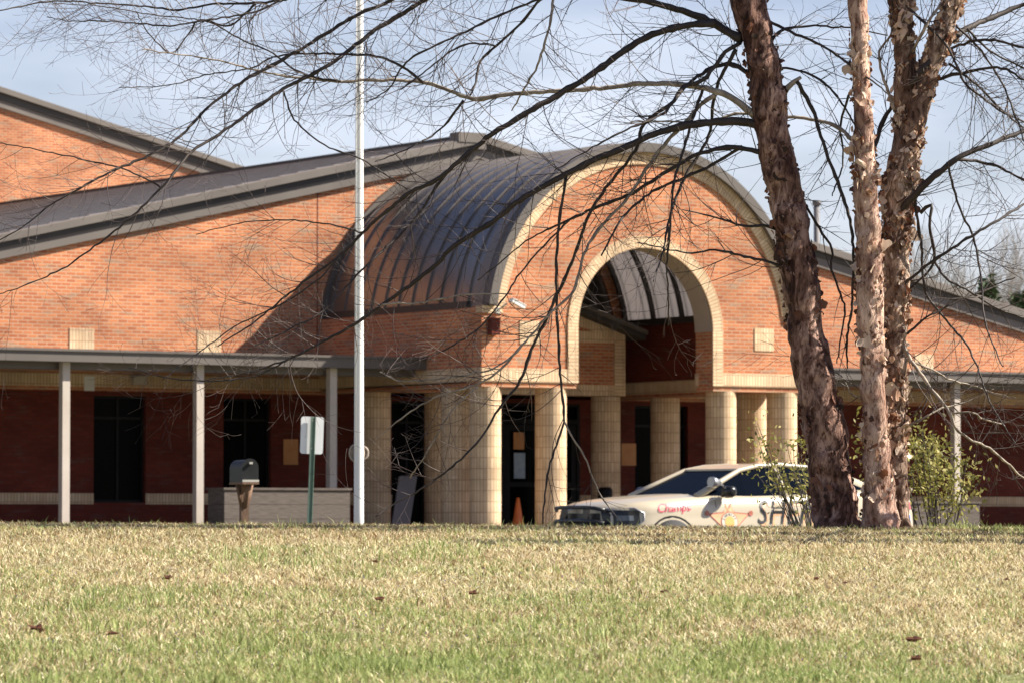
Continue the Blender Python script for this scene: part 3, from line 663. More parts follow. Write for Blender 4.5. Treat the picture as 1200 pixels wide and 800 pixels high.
# cabin: glass loft + roof + pillars
def cabpt(u, side):   # stations along cabin: x, z, halfwidth top
    return u
cab = [(1.48, 1.03, .74), (2.30, 1.385, .62), (2.62, 1.445, .595), (3.0, 1.465, .585), (3.45, 1.435, .58), (3.75, 1.385, .57), (4.45, 1.13, .60)]
def belt(x): return (interp(x, ZT) - .02, interp(x, WT) * .89)
mb = MB()
for i in range(len(cab) - 1):
    (x0, z0, w0), (x1, z1, w1) = cab[i], cab[i + 1]
    mb.face([(x0, -w0, z0), (x1, -w1, z1), (x1, w1, z1), (x0, w0, z0)][::-1], smooth=False)
sx = [1.55, 2.30, 2.62, 3.0, 3.45, 3.75, 4.35]
for s in (-1, 1):
    for i in range(len(cab) - 1):
        (x0, z0, w0), (x1, z1, w1) = cab[i], cab[i + 1]; b0, b1 = belt(x0), belt(x1)
        q = [(x0, s * w0, z0), (x1, s * w1, z1), (x1, s * b1[1], b1[0] - .02), (x0, s * b0[1], b0[0] - .02)]
        mb.face(q if s < 0 else q[::-1])
cg_ = mb.build('windows', mats['glass'], car)
mb = MB()
def slab(mb, pts, th, nrm):
    P = [Vector(p) for p in pts]; Q = [p + Vector(nrm) * th for p in P]; mb.face(Q); mb.face(P[::-1])
    for i in range(len(P)): j = (i + 1) % len(P); mb.face([P[i], P[j], Q[j], Q[i]])
for i in range(1, 5):
    (x0, z0, w0), (x1, z1, w1) = cab[i], cab[i + 1]; ww0, ww1 = w0 + .035, w1 + .035
    slab(mb, [(x0, -ww0, z0 - .005), (x1, -ww1, z1 - .005), (x1, ww1, z1 - .005), (x0, ww0, z0 - .005)][::-1], .03, (0, 0, 1))
mb.build('roof', mats['paint'], car)
mb = MB()
for s in (-1, 1):
    def sp(x, f):  # point on cabin side at station x, fraction f from belt to roof
        z = interp(x, [(a, b) for a, b, c in cab]); w = interp(x, [(a, c) for a, b, c in cab]); bz, bw = belt(x)
        return Vector((x, s * (bw + (w - bw) * f), bz + (z - bz) * f))
    mb.tube([sp(1.50, 1) + Vector((-.02, s * .05, -.02)), Vector((1.9, s * .72, 1.21)), sp(2.3, 1) + Vector((0, s * .025, 0)), sp(2.62, 1) + Vector((0, s * .025, .0)), sp(3.0, 1) + Vector((0, s * .02, 0)), sp(3.45, 1) + Vector((0, s * .02, 0)), sp(3.75, 1) + Vector((0, s * .02, 0)), Vector((4.5, s * .66, 1.12))], [.055, .04, .035, .032, .032, .034, .06, .10], 8)
    for xx, w_ in ((2.93, .045), (3.86, .10)):
        a = sp(xx, 0); b = sp(xx - .03, 1); mb.tube([a + Vector((0, s * .004, 0)), b + Vector((0, s * .004, 0))], w_, 6)
mb.build('pillar', mats['paint'], car)
# black front: grille, lower intake, headlamps
def hull_patch(x0, x1, z0, z1, side, off, mat, name, n=8, mm=6):
    m_ = MB()
    for i in range(n):
        for j in range(mm):
            xa, xb = x0 + (x1 - x0) * i / n, x0 + (x1 - x0) * (i + 1) / n; za, zb_ = z0 + (z1 - z0) * j / mm, z0 + (z1 - z0) * (j + 1) / mm
            q = [(xa, side * (hwz(xa, za) + off), za), (xb, side * (hwz(xb, za) + off), za), (xb, side * (hwz(xb, zb_) + off), zb_), (xa, side * (hwz(xa, zb_) + off), zb_)]
            m_.face(q if side < 0 else q[::-1], smooth=True)
    return m_.build(name, mat, car)
mb = MB(); mb.box(.13, .159, -.44, .44, .55, .80); mb.box(.12, .159, -.40, .40, .28, .50); mb.build('grille', mats['black'], car)
for s in (-1, 1):
    hull_patch(.165, .52, .63, .84, s, .006, mats['black'], 'headlight', 10); hull_patch(.26, .44, .70, .77, s, .012, mats['lens'], 'headlight_lens', 6, 3)
    m_ = MB(); pts = [(.18, .85), (.46, .865), (.58, .80), (.57, .70), (.47, .62), (.2, .60)]
    m_.tube([(a, s * (hwz(a, b) + .004), b) for a, b in pts], .013, 6); m_.build('headlight_rim', mats['steel'], car)
mb = MB()                                   # push bumper
for s in (-1, 1): mb.box(.02, .09, s * .26 - .025, s * .26 + .025, .30, .90)
mb.tube([(.12, -.60, .66), (.04, -.45, .69), (.03, -.26, .70), (.03, .26, .70), (.04, .45, .69), (.12, .60, .66)], .03, 8)
mb.tube([(.14, -.58, .84), (.05, -.46, .87), (.03, -.26, .88), (.03, .26, .88), (.05, .46, .87), (.14, .58, .84)], .026, 8)
mb.tube([(.12, -.6, .44), (.03, -.26, .44), (.03, .26, .44), (.12, .6, .44)], .035, 8)
mb.build('push_bumper', mats['black'], car)
# wheels with dark arches
for wx in (1.0, 4.02):
    for s in (-1, 1):
        m_ = MB(); yo = s * (interp(wx, WT) + .004); pr = []
        for a in range(0, 361, 12):
            pr.append((wx + .41 * math.cos(R(a)), .36 + .41 * math.sin(R(a))))
        A = [(a, s * (hwz(a, max(b, .3)) + .005), b) for a, b in pr]; cen = (wx, s * (hwz(wx, .5) - .02), .36)
        for i in range(len(A) - 1): q = [A[i], A[i + 1], cen]; m_.face(q if s < 0 else q[::-1])
        m_.build('wheel_arch', mats['black'], car)
        m_ = MB(); y0 = s * .93; y1 = s * .72
        w_ = MB(); ys = (s * .975, s * .99, s * .95, s * .74); rr_ = (.25, .33, .355, .355)
        w_.tube([(wx, y, .36) for y in ys], rr_, 32, False); tyre = w_.build('wheel', mats['tyre'], car)
        r2 = MB(); r2.tube([(wx, s * .97, .36), (wx, s * .955, .36)], [.245, .25], 28); r2.build('rim', mats['steel'], tyre)
# mirror, spot lamp, wiper base line, door handles
for s in (-1, 1):
    m_ = MB(); m_.tube([(1.86, s * .86, 1.04), (1.88, s * .93, 1.07)], .03, 6); m_.tube([(1.80, s * 1.00, 1.09), (1.84, s * 1.00, 1.09), (1.92, s * 1.0, 1.09), (1.95, s * 1.0, 1.09)], [.05, .085, .08, .05], 12)
    m_.tube([(1.86, s * .92, 1.085), (1.86, s * .96, 1.09), (1.86, s * 1.10, 1.095), (1.86, s * 1.13, 1.09)], [.06, .085, .075, .03], 12); m_.build('mirror', mats['black'], car)
m_ = MB(); m_.tube([(1.93, -.78, 1.17), (1.80, -.86, 1.21)], .018, 6); m_.tube([(1.82, -.86, 1.21), (1.72, -.87, 1.22), (1.66, -.875, 1.22)], [.04, .07, .072], 14); m_.build('spot_lamp', mats['steel'], car)
for x in (2.75, 3.78):
    m_ = MB(); m_.box(x - .09, x + .09, -hwz(x, .9) - .022, -hwz(x, .9) - .004, .885, .915); m_.build('door_handle', mats['paint'], car)
m_ = MB()
for x in (1.72, 2.93, 3.95):
    for k in range(8):
        z0, z1 = .3 + k * .085, .3 + (k + 1) * .085
        if z1 < interp(x, ZT) - .05: m_.face([(x - .004, -hwz(x, z0) - .002, z0), (x + .004, -hwz(x, z0) - .002, z0), (x + .004, -hwz(x, z1) - .002, z1), (x - .004, -hwz(x, z1) - .002, z1)])
m_.build('door_seam', mats['black'], car)
for s in (-1, 1): hull_patch(4.95, 5.20, .86, .96, s, .006, mats['redlens'], 'tail_light')
mb = MB(); mb.box(5.06, 5.24, -.70, .70, 1.125, 1.155); mb.build('spoiler', mats['paint'], car)
# decals: flat writing wrapped onto the near side of the body
def textmesh(s, size, shear=0, spacing=1.0):
    cu = bpy.data.curves.new('t', 'FONT'); cu.body = s; cu.size = size; cu.shear = shear; cu.space_character = spacing; cu.resolution_u = 3
    to = bpy.data.objects.new('t', cu); C.objects.link(to); dg = bpy.context.evaluated_depsgraph_get(); dg.update()
    me = bpy.data.meshes.new_from_object(to.evaluated_get(dg)); bpy.data.objects.remove(to); bpy.data.curves.remove(cu); return me
def wrap(me, name, mat, x0, z0, off, rot=0, bold=0, sx=1):
    bm = bmesh.new(); bm.from_mesh(me)
    for _ in range(1):
        bmesh.ops.triangulate(bm, faces=bm.faces[:])
        bmesh.ops.subdivide_edges(bm, edges=[e for e in bm.edges if e.calc_length() > .05], cuts=1)
    for v in bm.verts:
        a, b = v.co.x * sx, v.co.y; a, b = a * math.cos(rot) - b * math.sin(rot), a * math.sin(rot) + b * math.cos(rot)
        x, z = x0 + a, z0 + b; v.co = Vector((x, -(hwz(x, z) + off), z))
    bm.to_mesh(me); bm.free(); me.materials.clear(); me.materials.append(mat); me.name = name
    o = bpy.data.objects.new(name, me); C.objects.link(o); o.parent = car; return o
def carx(px, py=600):                        # local x on the near side for a picture column
    r = ray(px, py); yw = car_y - .945; p = EYE + r * ((yw - EYE.y) / r.y); return p.x - car_x, p.z - CG
x0, z0 = carx(887, 613)
wrap(textmesh('SHERIFF', .46, .25, 1.12), 'sheriff_lettering_shadow', mats['decal_salmon'], x0 + .035, z0 - .03, .004, .0, sx=.82)
wrap(textmesh('SHERIFF', .46, .25, 1.12), 'sheriff_lettering', mats['decal_black'], x0, z0 + .0, .008, .0, sx=.82)
x1, z1 = carx(772, 600); wrap(textmesh('Champs', .17, .3, .95), 'champs_lettering', mats['pink'], x1, z1, .006, R(3), sx=1.0)
def starpoly(r0, r1, n=5): return [((r0 if k % 2 == 0 else r1) * math.sin(math.pi * k / n), (r0 if k % 2 == 0 else r1) * math.cos(math.pi * k / n)) for k in range(2 * n)]
def polymesh(pts):
    me = bpy.data.meshes.new('p'); v = [(0, 0, 0)] + [(a, b, 0) for a, b in pts]; n = len(pts)
    me.from_pydata(v, [], [(0, 1 + (i + 1) % n, 1 + i) for i in range(n)]); return me
xs_, zs_ = carx(855, 611)
st = wrap(polymesh(starpoly(.37, .165)), 'star_badge', mats['decal_red'], xs_, zs_, .004)
wrap(polymesh(starpoly(.325, .148)), 'star_inlay', mats['decal_salmon'], xs_, zs_, .008)
circ = lambda r: [(r * math.sin(2 * math.pi * k / 28), r * math.cos(2 * math.pi * k / 28)) for k in range(28)]
for k in range(5):
    a = 2 * math.pi * k / 5; wrap(polymesh(circ(.036)), 'star_tip', mats['decal_red'], xs_ + .38 * math.sin(a), zs_ + .38 * math.cos(a), .010); 
wrap(polymesh(circ(.140)), 'badge_ring', mats['decal_red'], xs_, zs_, .012); wrap(polymesh(circ(.128)), 'badge_field', mats['decal_white'], xs_, zs_, .015); wrap(polymesh(circ(.078)), 'badge_seal', mats['gold'], xs_, zs_, .018)
for k in range(7):
    a = R(-66 + 22 * k); me = textmesh('SHERIFF'[k], .048)
    wrap(me, 'badge_letter', mats['decal_black'], xs_ + .086 * math.sin(a) - .014 * math.cos(a), zs_ + .086 * math.cos(a) + .014 * math.sin(a), .019, -a)
x2, z2 = carx(1000, 606)
hull_patch(4.42, 4.62, .72, .98, -1, .005, mats['decal_white'], 'quarter_graphic'); hull_patch(4.82, 4.90, .70, 1.0, -1, .006, mats['blue'], 'tail_stripe'); hull_patch(4.91, 4.95, .70, 1.0, -1, .007, mats['decal_red'], 'tail_stripe')
hull_patch(4.45, 4.60, .84, .92, -1, .008, mats['pink'], 'quarter_stripe')
hull_patch(5.02, 5.12, .66, .78, -1, .007, mats['blue'], 'tail_stripe')

# ------------------------------------------------------------------ river birches
def px_path(pts, d0, wig=0, seed=0, dend=0):
    rnd = random.Random(seed); ph = rnd.random() * 6; out = []; rad = []; n = len(pts)
    for i, p in enumerate(pts):
        t = i / max(1, n - 1); d = d0 + dend * t + wig * math.sin(ph + t * 4) * t
        out.append(atd(p[0], p[1], d)); rad.append(max(.0012, p[2] / 2 / F * d))
    return out, rad
def resample(P, Rr, step):
    out = []; rr = []; n = len(P)
    for i in range(n - 1):
        p0 = P[max(i - 1, 0)]; p1 = P[i]; p2 = P[i + 1]; p3 = P[min(i + 2, n - 1)]
        k = max(1, int((p2 - p1).length / step))
        for j in range(k):
            t = j / k
            q = .5 * ((2 * p1) + (p2 - p0) * t + (2 * p0 - 5 * p1 + 4 * p2 - p3) * t * t + (3 * p1 - p0 - 3 * p2 + p3) * t ** 3)
            out.append(q); rr.append(Rr[i] + (Rr[i + 1] - Rr[i]) * t)
    out.append(P[-1]); rr.append(Rr[-1]); return out, rr
def trunk(root, pts, d0, mat, fmat, seed, nfl, dend=0, shag=1., lump=1.):
    P, Rr = px_path(pts, d0, 0, seed, dend); P, Rr = resample(P, Rr, .018)
    me = MB(); me.off = Vector(root.location); n = 40; m = len(P)
    for k, p in enumerate(P):
        t = (P[min(k + 1, m - 1)] - P[max(k - 1, 0)]).normalized(); a = t.cross(Vector((0, 1, 0))).normalized(); b = t.cross(a)
        for j in range(n):
            an = 2 * math.pi * j / n; dv = a * math.cos(an) + b * math.sin(an)
            q = p + dv * Rr[k]
            h = noise.noise(Vector((q.x * 5 + seed, q.y * 5, q.z * 2.6))) * .16 * lump + noise.noise(Vector((q.x * 14 + seed, q.y * 14, q.z * 9))) * .09
            c_ = noise.noise(Vector((q.x * 9 + seed, q.y * 9, q.z * 7 + 40))); h += .07 * math.tanh(12 * c_) * shag   # stepped plates
            h += .03 * noise.noise(Vector((q.x * 50, q.y * 50, q.z * 30)))
            me.v.append(p + dv * Rr[k] * (1 + h) - me.off)
    for k in range(m - 1):
        for j in range(n): me.f.append([k * n + j, k * n + (j + 1) % n, (k + 1) * n + (j + 1) % n, (k + 1) * n + j]); me.sm.add(len(me.f) - 1)
    me.f.append([j for j in range(n)]); me.f.append([(m - 1) * n + j for j in range(n)][::-1])
    tr = me.build('trunk', mat, root)
    rnd = random.Random(seed + 5); fl = MB(); fl.off = Vector(root.location)
    for _ in range(nfl):
        k = rnd.randrange(2, m - 3); p = P[k]
        if noise.noise(Vector((p.x * 3 + seed, p.y * 3, p.z * 5))) + rnd.gauss(0, .22) < -.02: continue
        t = (P[k + 2] - P[k - 2]).normalized(); a = t.cross(Vector((0, 1, 0))).normalized(); b = t.cross(a)
        an = rnd.random() * 2 * math.pi; dv = a * math.cos(an) + b * math.sin(an); tg = t.cross(dv).normalized()
        sz = rnd.uniform(.007, .026) * (1.9 if rnd.random() < .10 else 1) * shag; ln = sz * rnd.uniform(.8, 2.8); cur = rnd.uniform(.7, 2.0); rr = Rr[k] * .98
        # a curl leaving the surface sideways (t: width, tg: length)
        rot = rnd.uniform(-1.1, 1.1); tu = (tg * math.cos(rot) + t * math.sin(rot)) * rnd.choice((-1, 1)); tw_ = t * math.cos(rot) - tg * math.sin(rot)
        c0 = p + dv * rr; rows_ = []
        ns = 7
        for i in range(ns):
            u = i / (ns - 1); off_ = tu * ln * math.sin(u * cur * 1.4) / (cur * 1.4) + dv * (ln * .62 * (1 - math.cos(u * cur * 1.4)) / (cur * 1.4) + .002)
            w_ = sz * math.sqrt(max(.06, 1 - u * u * .94)) * rnd.uniform(.55, .85); jag = rnd.uniform(-.22, .22) * sz
            rows_.append((c0 + off_ - tw_ * (w_ + jag), c0 + off_ + tw_ * (w_ - jag * .5)))
        b0 = len(fl.v)
        for q1, q2 in rows_: fl.v += [q1 - fl.off, q2 - fl.off]
        for i in range(ns - 1): fl.f.append([b0 + 2 * i, b0 + 2 * i + 1, b0 + 2 * i + 3, b0 + 2 * i + 2]); fl.sm.add(len(fl.f) - 1)
    fl.build('peeling_bark', fmat, tr)
    return P, Rr
rt = random.Random(11)
def grow(mb, p, d, length, r0, level, curl, stats):
    if stats[0] <= 0: return
    stats[0] -= 1
    ns = max(4, int(length / (.035 if level < 3 else .02))); st = length / ns; pts = [p.copy()]; rad = [r0]
    bend = Vector((rt.uniform(-1, 1), rt.uniform(-1, 1), rt.uniform(-.2, 1.0))) * curl
    for i in range(ns):
        d = (d + bend * st * 1.3 + Vector((rt.gauss(0, .045), rt.gauss(0, .045), rt.gauss(0, .045)))).normalized()
        p = p + d * st; pts.append(p.copy()); u = (i + 1) / ns
        rad.append(max(.0009, r0 * (1 - .75 * u)) * (1.25 if rt.random() < .22 else 1))
        if level < 3 and i > 0 and rt.random() < (.34 if level == 1 else .20):
            ax_ = (VD * rt.choice((-1, 1)) + Vector((rt.gauss(0, .5), rt.gauss(0, .5), rt.gauss(0, .5)))).normalized()
            d2 = d.copy(); d2.rotate(Matrix.Rotation(R(rt.uniform(28, 62)), 3, ax_))
            grow(mb, p, d2, length * rt.uniform(.25, .6) * (1 - .4 * u), max(.0011, rad[-1] * .7), level + 1, curl, stats)
    mb.tube(pts, rad, 3, False)
def branch(root, pts, d0, mat, seed, crown, dens=9, tl=(.15, .6), wig=.5, dend=0, curl=1.4, start=.0, nm='branch'):
    P, Rr = px_path(pts, d0, wig, seed, dend); P, Rr = resample(P, Rr, .035)
    rn = random.Random(seed)
    P2 = [p + Vector((rn.gauss(0, .0022), rn.gauss(0, .0022), rn.gauss(0, .0026))) for p in P]
    R2 = [r * (1 + .10 * rn.uniform(-1, 1) + (.22 if rn.random() < .12 else 0)) for r in Rr]
    me = MB(); me.off = Vector(root.location); me.tube(P2, R2, 9); me.build(nm, mat, root)
    dens *= 1.55; tot = sum((P[i + 1] - P[i]).length for i in range(len(P) - 1)); nt_ = int(tot * dens); stats = [nt_ * 14]
    for q in range(nt_):
        i = int((start + (1 - start) * rt.random() ** .85) * (len(P) - 2)); tg = (P[i + 1] - P[i]).normalized()
        ax_ = (VD * rt.choice((-1, 1)) + Vector((rt.gauss(0, .45), rt.gauss(0, .45), rt.gauss(0, .45)))).normalized()
        d2 = tg.copy(); d2.rotate(Matrix.Rotation(R(rt.uniform(25, 70)), 3, ax_))
        grow(crown, P[i], d2, rt.uniform(*tl), min(.0036, max(.0016, Rr[i] * .5)), 1, curl, stats)
g1 = 'river birches on the crest of the lawn'
pA = atd(981, 617, 27.0)
TA = empty('river_birch', (pA.x, pA.y, ground(pA.x, pA.y)), 'leaning dark birch with long bare limbs reaching left, in front of the patrol car', 'tree', g1)
trunk(TA, [(984, 632, 64), (981, 612, 56), (977, 580, 50), (970, 530, 48), (960, 475, 46), (951, 425, 43), (944, 375, 42), (936, 325, 43), (928, 275, 42), (919, 225, 37), (912, 185, 38), (904, 142, 39), (898, 100, 39), (891, 60, 39), (885, 30, 41), (877, 0, 40), (866, -60, 37), (852, -140, 33), (845, -200, 28)], 27.0, M['bark_red'], M['flake_dark'], 3, 2400)
cA = MB(); cA.off = Vector(TA.location)
dk, lit = M['branch'], M['branch_sunlit']  # shaded and sunlit limbs are told apart by bark colour alone
BA = [
 ([(870, 45, 12), (856, 40, 10), (836, 27, 9), (811, 17, 8.5), (766, 3, 8), (732, -2, 7), (680, -12, 6), (610, -20, 5)], dk, 6, .3),
 ([(838, 28, 8), (800, 31, 8), (770, 39, 8), (740, 54, 8), (700, 83, 7.5), (665, 105, 7), (620, 131, 7), (585, 152, 6.5), (558, 172, 6), (512, 211, 5), (483, 224, 4.6), (454, 247, 4.2), (425, 273, 3.8), (399, 299, 3.2), (350, 335, 2.6), (300, 376, 2), (255, 405, 1.4)], dk, 8, .5),
 ([(558, 172, 4), (535, 190, 3.6), (512, 218, 3.4), (486, 257, 3), (457, 286, 2.8), (421, 319, 2.4), (379, 364, 2), (340, 385, 1.6), (290, 410, 1.2)], dk, 7, .5),
 ([(884, 135, 9), (862, 118, 8), (840, 107, 7.5), (815, 102, 7), (790, 99, 6.5), (755, 98, 6), (720, 102, 5.5), (670, 106, 5), (620, 109, 5), (580, 113, 5.5), (560, 117, 5.5), (540, 111, 5), (500, 98, 4.5), (470, 95, 4), (430, 94, 3.6), (400, 96, 3.2), (350, 91, 2.8), (320, 87, 2.4), (290, 80, 2.2), (250, 70, 1.9), (200, 63, 1.6), (165, 58, 1.3)], lit, 8, .6),
 ([(495, 97, 3.2), (470, 78, 3), (440, 66, 2.8), (400, 64, 2.5), (360, 63, 2.2), (320, 67, 2), (295, 80, 1.8), (240, 88, 1.5), (200, 100, 1.3), (140, 103, 1)], dk, 9, .5),
 ([(845, 108, 5), (822, 122, 4.6), (803, 145, 4.4), (781, 167, 4.2), (760, 195, 4), (736, 231, 3.6), (702, 269, 3.4), (684, 299, 3.2), (672, 340, 3), (646, 366, 2.8), (616, 400, 2.6), (582, 437, 2.4), (545, 455, 2.2), (510, 465, 2), (470, 490, 1.7), (440, 515, 1.2)], lit, 7, -.4),
 ([(896, 150, 12), (870, 143, 10), (845, 143, 9.5), (820, 145, 9), (790, 150, 8.5), (760, 160, 8), (735, 172, 8), (700, 186, 7.5), (650, 211, 7), (610, 234, 6.5), (577, 260, 6), (532, 289, 5.4), (512, 309, 5), (480, 335, 4.5), (447, 358, 4), (415, 380, 3.4), (379, 400, 3), (340, 420, 2.4), (290, 436, 1.8), (240, 445, 1.2)], dk, 7, .4),
 ([(905, 187, 9), (892, 179, 6.5), (860, 173, 5.5), (830, 177, 5), (800, 190, 4.6), (770, 209, 4.2), (740, 227, 4), (702, 242, 3.6), (669, 257, 3), (640, 270, 2.2), (616, 283, 1.8), (560, 329, 1.3)], dk, 7, -.3),
 ([(870, 172, 4), (840, 190, 4), (815, 203, 3.6), (770, 222, 3.2), (745, 240, 3), (725, 262, 2.6), (705, 300, 2)], dk, 7, .3),
 ([(868, 50, 5), (850, 62, 5), (838, 78, 5), (822, 95, 5), (800, 102, 4.8), (790, 118, 4.6), (770, 132, 4.4), (752, 150, 4.2), (747, 171, 4), (735, 190, 4), (714, 216, 4), (691, 250, 4), (680, 280, 3.8), (669, 310, 3.8), (655, 340, 3.8), (640, 375, 3.6), (625, 404, 3.6), (610, 445, 3.4), (587, 475, 3), (554, 524, 2.6), (505, 565, 2.2), (460, 591, 1.6), (440, 604, 1.2)], dk, 5, -.5),
 ([(663, 207, 4), (661, 225, 3.4), (656, 254, 3.4), (652, 310, 3.2), (652, 355, 3), (654, 392, 3), (656, 430, 3), (658, 456, 2.8), (661, 494, 2.8), (654, 515, 2.6), (647, 535, 2.4), (640, 565, 2.2), (636, 614, 1.6)], dk, 3, .1),
 ([(661, 494, 2), (672, 514, 2), (685, 535, 1.9), (704, 580, 1.7), (730, 612, 1.2)], lit, 4, .1),
 ([(826, 100, 3.6), (815, 130, 3.4), (806, 160, 3.2), (792, 205, 3), (787, 235, 2.8), (785, 272, 2.6), (781, 310, 2.2), (783, 345, 1.8), (783, 381, 1.4)], dk, 6, .3),
 ([(862, 58, 5), (845, 90, 4.2), (836, 120, 4), (830, 160, 3.8), (804, 205, 3.4), (785, 254, 3), (778, 290, 2), (765, 330, 1.2)], dk, 6, .5),
 ([(875, 85, 6), (860, 76, 5.5), (845, 77, 5), (832, 80, 4.6), (818, 90, 4), (805, 100, 4), (790, 118, 3.5), (775, 135, 3), (740, 150, 2.4), (700, 170, 1.8), (650, 200, 1.2)], dk, 8, .5),
 ([(918, 313, 6), (905, 308, 3.4), (879, 302, 3), (850, 295, 2.8), (837, 293, 2.5), (810, 296, 2.2), (785, 293, 1.8), (747, 284, 1.1)], dk, 7, .3),
 ([(908, 268, 4), (895, 264, 3.4), (872, 265, 3), (850, 258, 2.4), (820, 250, 1.8), (800, 246, 1.2)], dk, 8, .3),
 ([(845, -150, 14), (760, -130, 11), (640, -90, 8), (540, -30, 6), (498, 0, 5.6), (462, 22, 5.4), (440, 35, 5.2), (421, 50, 5), (385, 77, 4.6), (332, 105, 4.2), (287, 136, 4), (252, 161, 3.6), (224, 178, 3.4), (206, 200, 3), (189, 220, 2.8), (150, 258, 2.4), (100, 297, 2), (60, 322, 1.6), (0, 345, 1.2)], dk, 8, .7),
 ([(640, -90, 7), (560, -60, 6), (480, -12, 5), (450, 5, 4.6), (420, 17, 4.4), (367, 49, 4.2), (332, 70, 4), (287, 94, 3.8), (245, 126, 3.4), (210, 161, 3.2), (175, 182, 3), (133, 200, 2.6), (95, 220, 2.4), (60, 240, 2), (35, 260, 1.6), (0, 282, 1.2)], dk, 8, -.6),
 ([(680, -12, 4), (650, -6, 3.6), (633, 0, 3.4), (618, 20, 3.2), (604, 34, 3), (582, 54, 3), (563, 72, 2.8), (558, 96, 2.6), (551, 112, 2.4)], dk, 7, .3),
 ([(640, -4, 3), (610, 8, 2.8), (580, 20, 2.8), (540, 40, 2.6), (500, 58, 2.4), (480, 70, 2.2), (466, 86, 2), (455, 105, 1.8), (430, 120, 1.2)], dk, 8, .4),
 ([(582, 54, 2.4), (556, 51, 2.2), (532, 58, 2.1), (508, 76, 2), (488, 92, 1.8), (470, 105, 1.4)], dk, 7, .2),
 ([(655, -15, 3.4), (649, 0, 3.2), (645, 23, 3), (640, 45, 2.8), (630, 77, 2.6), (615, 103, 2.2), (600, 130, 1.6)], lit, 7, .2),
 ([(543, 118, 3.4), (530, 136, 2.8), (520, 148, 2.4), (505, 160, 2), (470, 178, 1.6), (440, 190, 1.1)], dk, 7, .3),
 ([(399, 96, 3), (372, 92, 2.6), (345, 82, 2.2), (320, 63, 2), (280, 45, 1.8), (240, 25, 1.6), (180, 18, 1.4), (120, 8, 1.2), (60, 4, 1)], dk, 10, .4),
 ([(610, -20, 5), (540, -12, 4.6), (420, -14, 4), (330, 0, 3.4), (300, 4, 3), (250, 5, 2.6), (210, 12, 2.4), (170, 8, 2.2), (130, 5, 2), (60, 2, 1.8), (0, 13, 1.4)], dk, 10, .6),
 ([(330, 0, 3), (295, 15, 2.4), (240, 24, 2.2), (200, 30, 2), (165, 28, 1.8), (120, 25, 1.4), (80, 25, 1.1), (55, 20, 1)], dk, 11, .4),
 ([(300, 4, 2.4), (270, 30, 2.2), (235, 24, 2), (220, 42, 1.8), (200, 62, 1.8), (175, 40, 1.4), (160, 15, 1.1)], dk, 8, .4),
 ([(399, 299, 2.2), (370, 330, 2), (330, 356, 1.8), (280, 380, 1.6), (240, 408, 1.4), (190, 445, 1.2)], dk, 7, .3),
 ([(560, 452, 2), (530, 480, 1.8), (500, 530, 1.6), (480, 560, 1.4)], lit, 6, .2),
 ([(616, 400, 2.2), (590, 425, 2), (560, 437, 2), (520, 443, 1.9), (470, 446, 1.7), (445, 435, 1.4)], lit, 5, .3),
 ([(669, 257, 2.4), (640, 285, 2.2), (610, 320, 2), (590, 350, 1.9), (560, 385, 1.8), (520, 410, 1.6), (480, 425, 1.3)], dk, 6, .3),
 ([(447, 358, 2.6), (470, 356, 2.4), (505, 353, 2.2), (545, 345, 1.8), (600, 345, 1.2)], lit, 6, .1),
 ([(340, 420, 1.8), (300, 440, 1.7), (250, 446, 1.7), (200, 443, 1.5), (150, 430, 1.2)], dk, 6, .1),
 ([(425, 273, 2), (380, 262, 1.8), (330, 258, 1.6), (280, 262, 1.3), (230, 275, 1)], dk, 6, .1),
 ([(332, 105, 2), (345, 140, 2), (380, 170, 1.9), (430, 190, 1.7), (480, 225, 1.5)], dk, 6, .1),
 ([(189, 220, 2.2), (150, 200, 1.9), (100, 188, 1.7), (55, 178, 1.5), (0, 168, 1.2)], dk, 5, .1),
]
for k, (pts, mt, dn, wg) in enumerate(BA): branch(TA, pts, 27.0, mt, 100 + k, cA, dn * 1.0, (.15, .8), wg)
# short spur limb on the right side
SP = [([(912, 140, 8), (915, 120, 7), (922, 103, 7), (931, 95, 6), (939, 91, 4)], lit, 2, 0),
 ([(934, 95, 5), (945, 115, 5), (955, 134, 4.6), (961, 155, 4.4), (967, 175, 4.2), (986, 225, 4), (996, 258, 4), (1000, 290, 3.6), (1000, 317, 3.4), (998, 363, 3), (993, 394, 2.6), (993, 431, 1.6)], dk, 5, .2),
 ([(922, 200, 5), (930, 215, 3.6), (944, 240, 3.4), (960, 268, 3.2), (975, 292, 3), (974, 315, 2.8), (985, 345, 2.6), (990, 363, 2.4), (985, 395, 2), (981, 425, 1.3)], dk, 5, .2),
 ([(899, 55, 6), (908, 42, 4), (921, 34, 3.4), (940, 31, 3), (955, 30, 2.6), (975, 32, 2.4), (996, 33, 2), (1040, 42, 1.4)], dk, 7, .3),
 ([(884, 8, 6), (892, 19, 3.8), (912, 31, 3.6), (933, 40, 3.4), (967, 56, 3), (999, 78, 2.6), (1040, 110, 1.6)], dk, 7, .3),
 ([(892, 80, 4), (902, 80, 3), (936, 83, 2.8), (961, 94, 2.8), (980, 112, 2.6), (999, 140, 2.2), (1010, 160, 1.4)], dk, 7, .3)]
for k, (pts, mt, dn, wg) in enumerate(SP): branch(TA, pts, 27.0, mt, 300 + k, cA, dn, (.12, .5), wg)
cA.build('crown', M['twig'], TA)
pB = atd(1040, 617, 26.85)
TB = empty('river_birch', (pB.x, pB.y, ground(pB.x, pB.y)), 'pale shaggy birch with two close stems, right of the leaning dark birch', 'tree', g1)
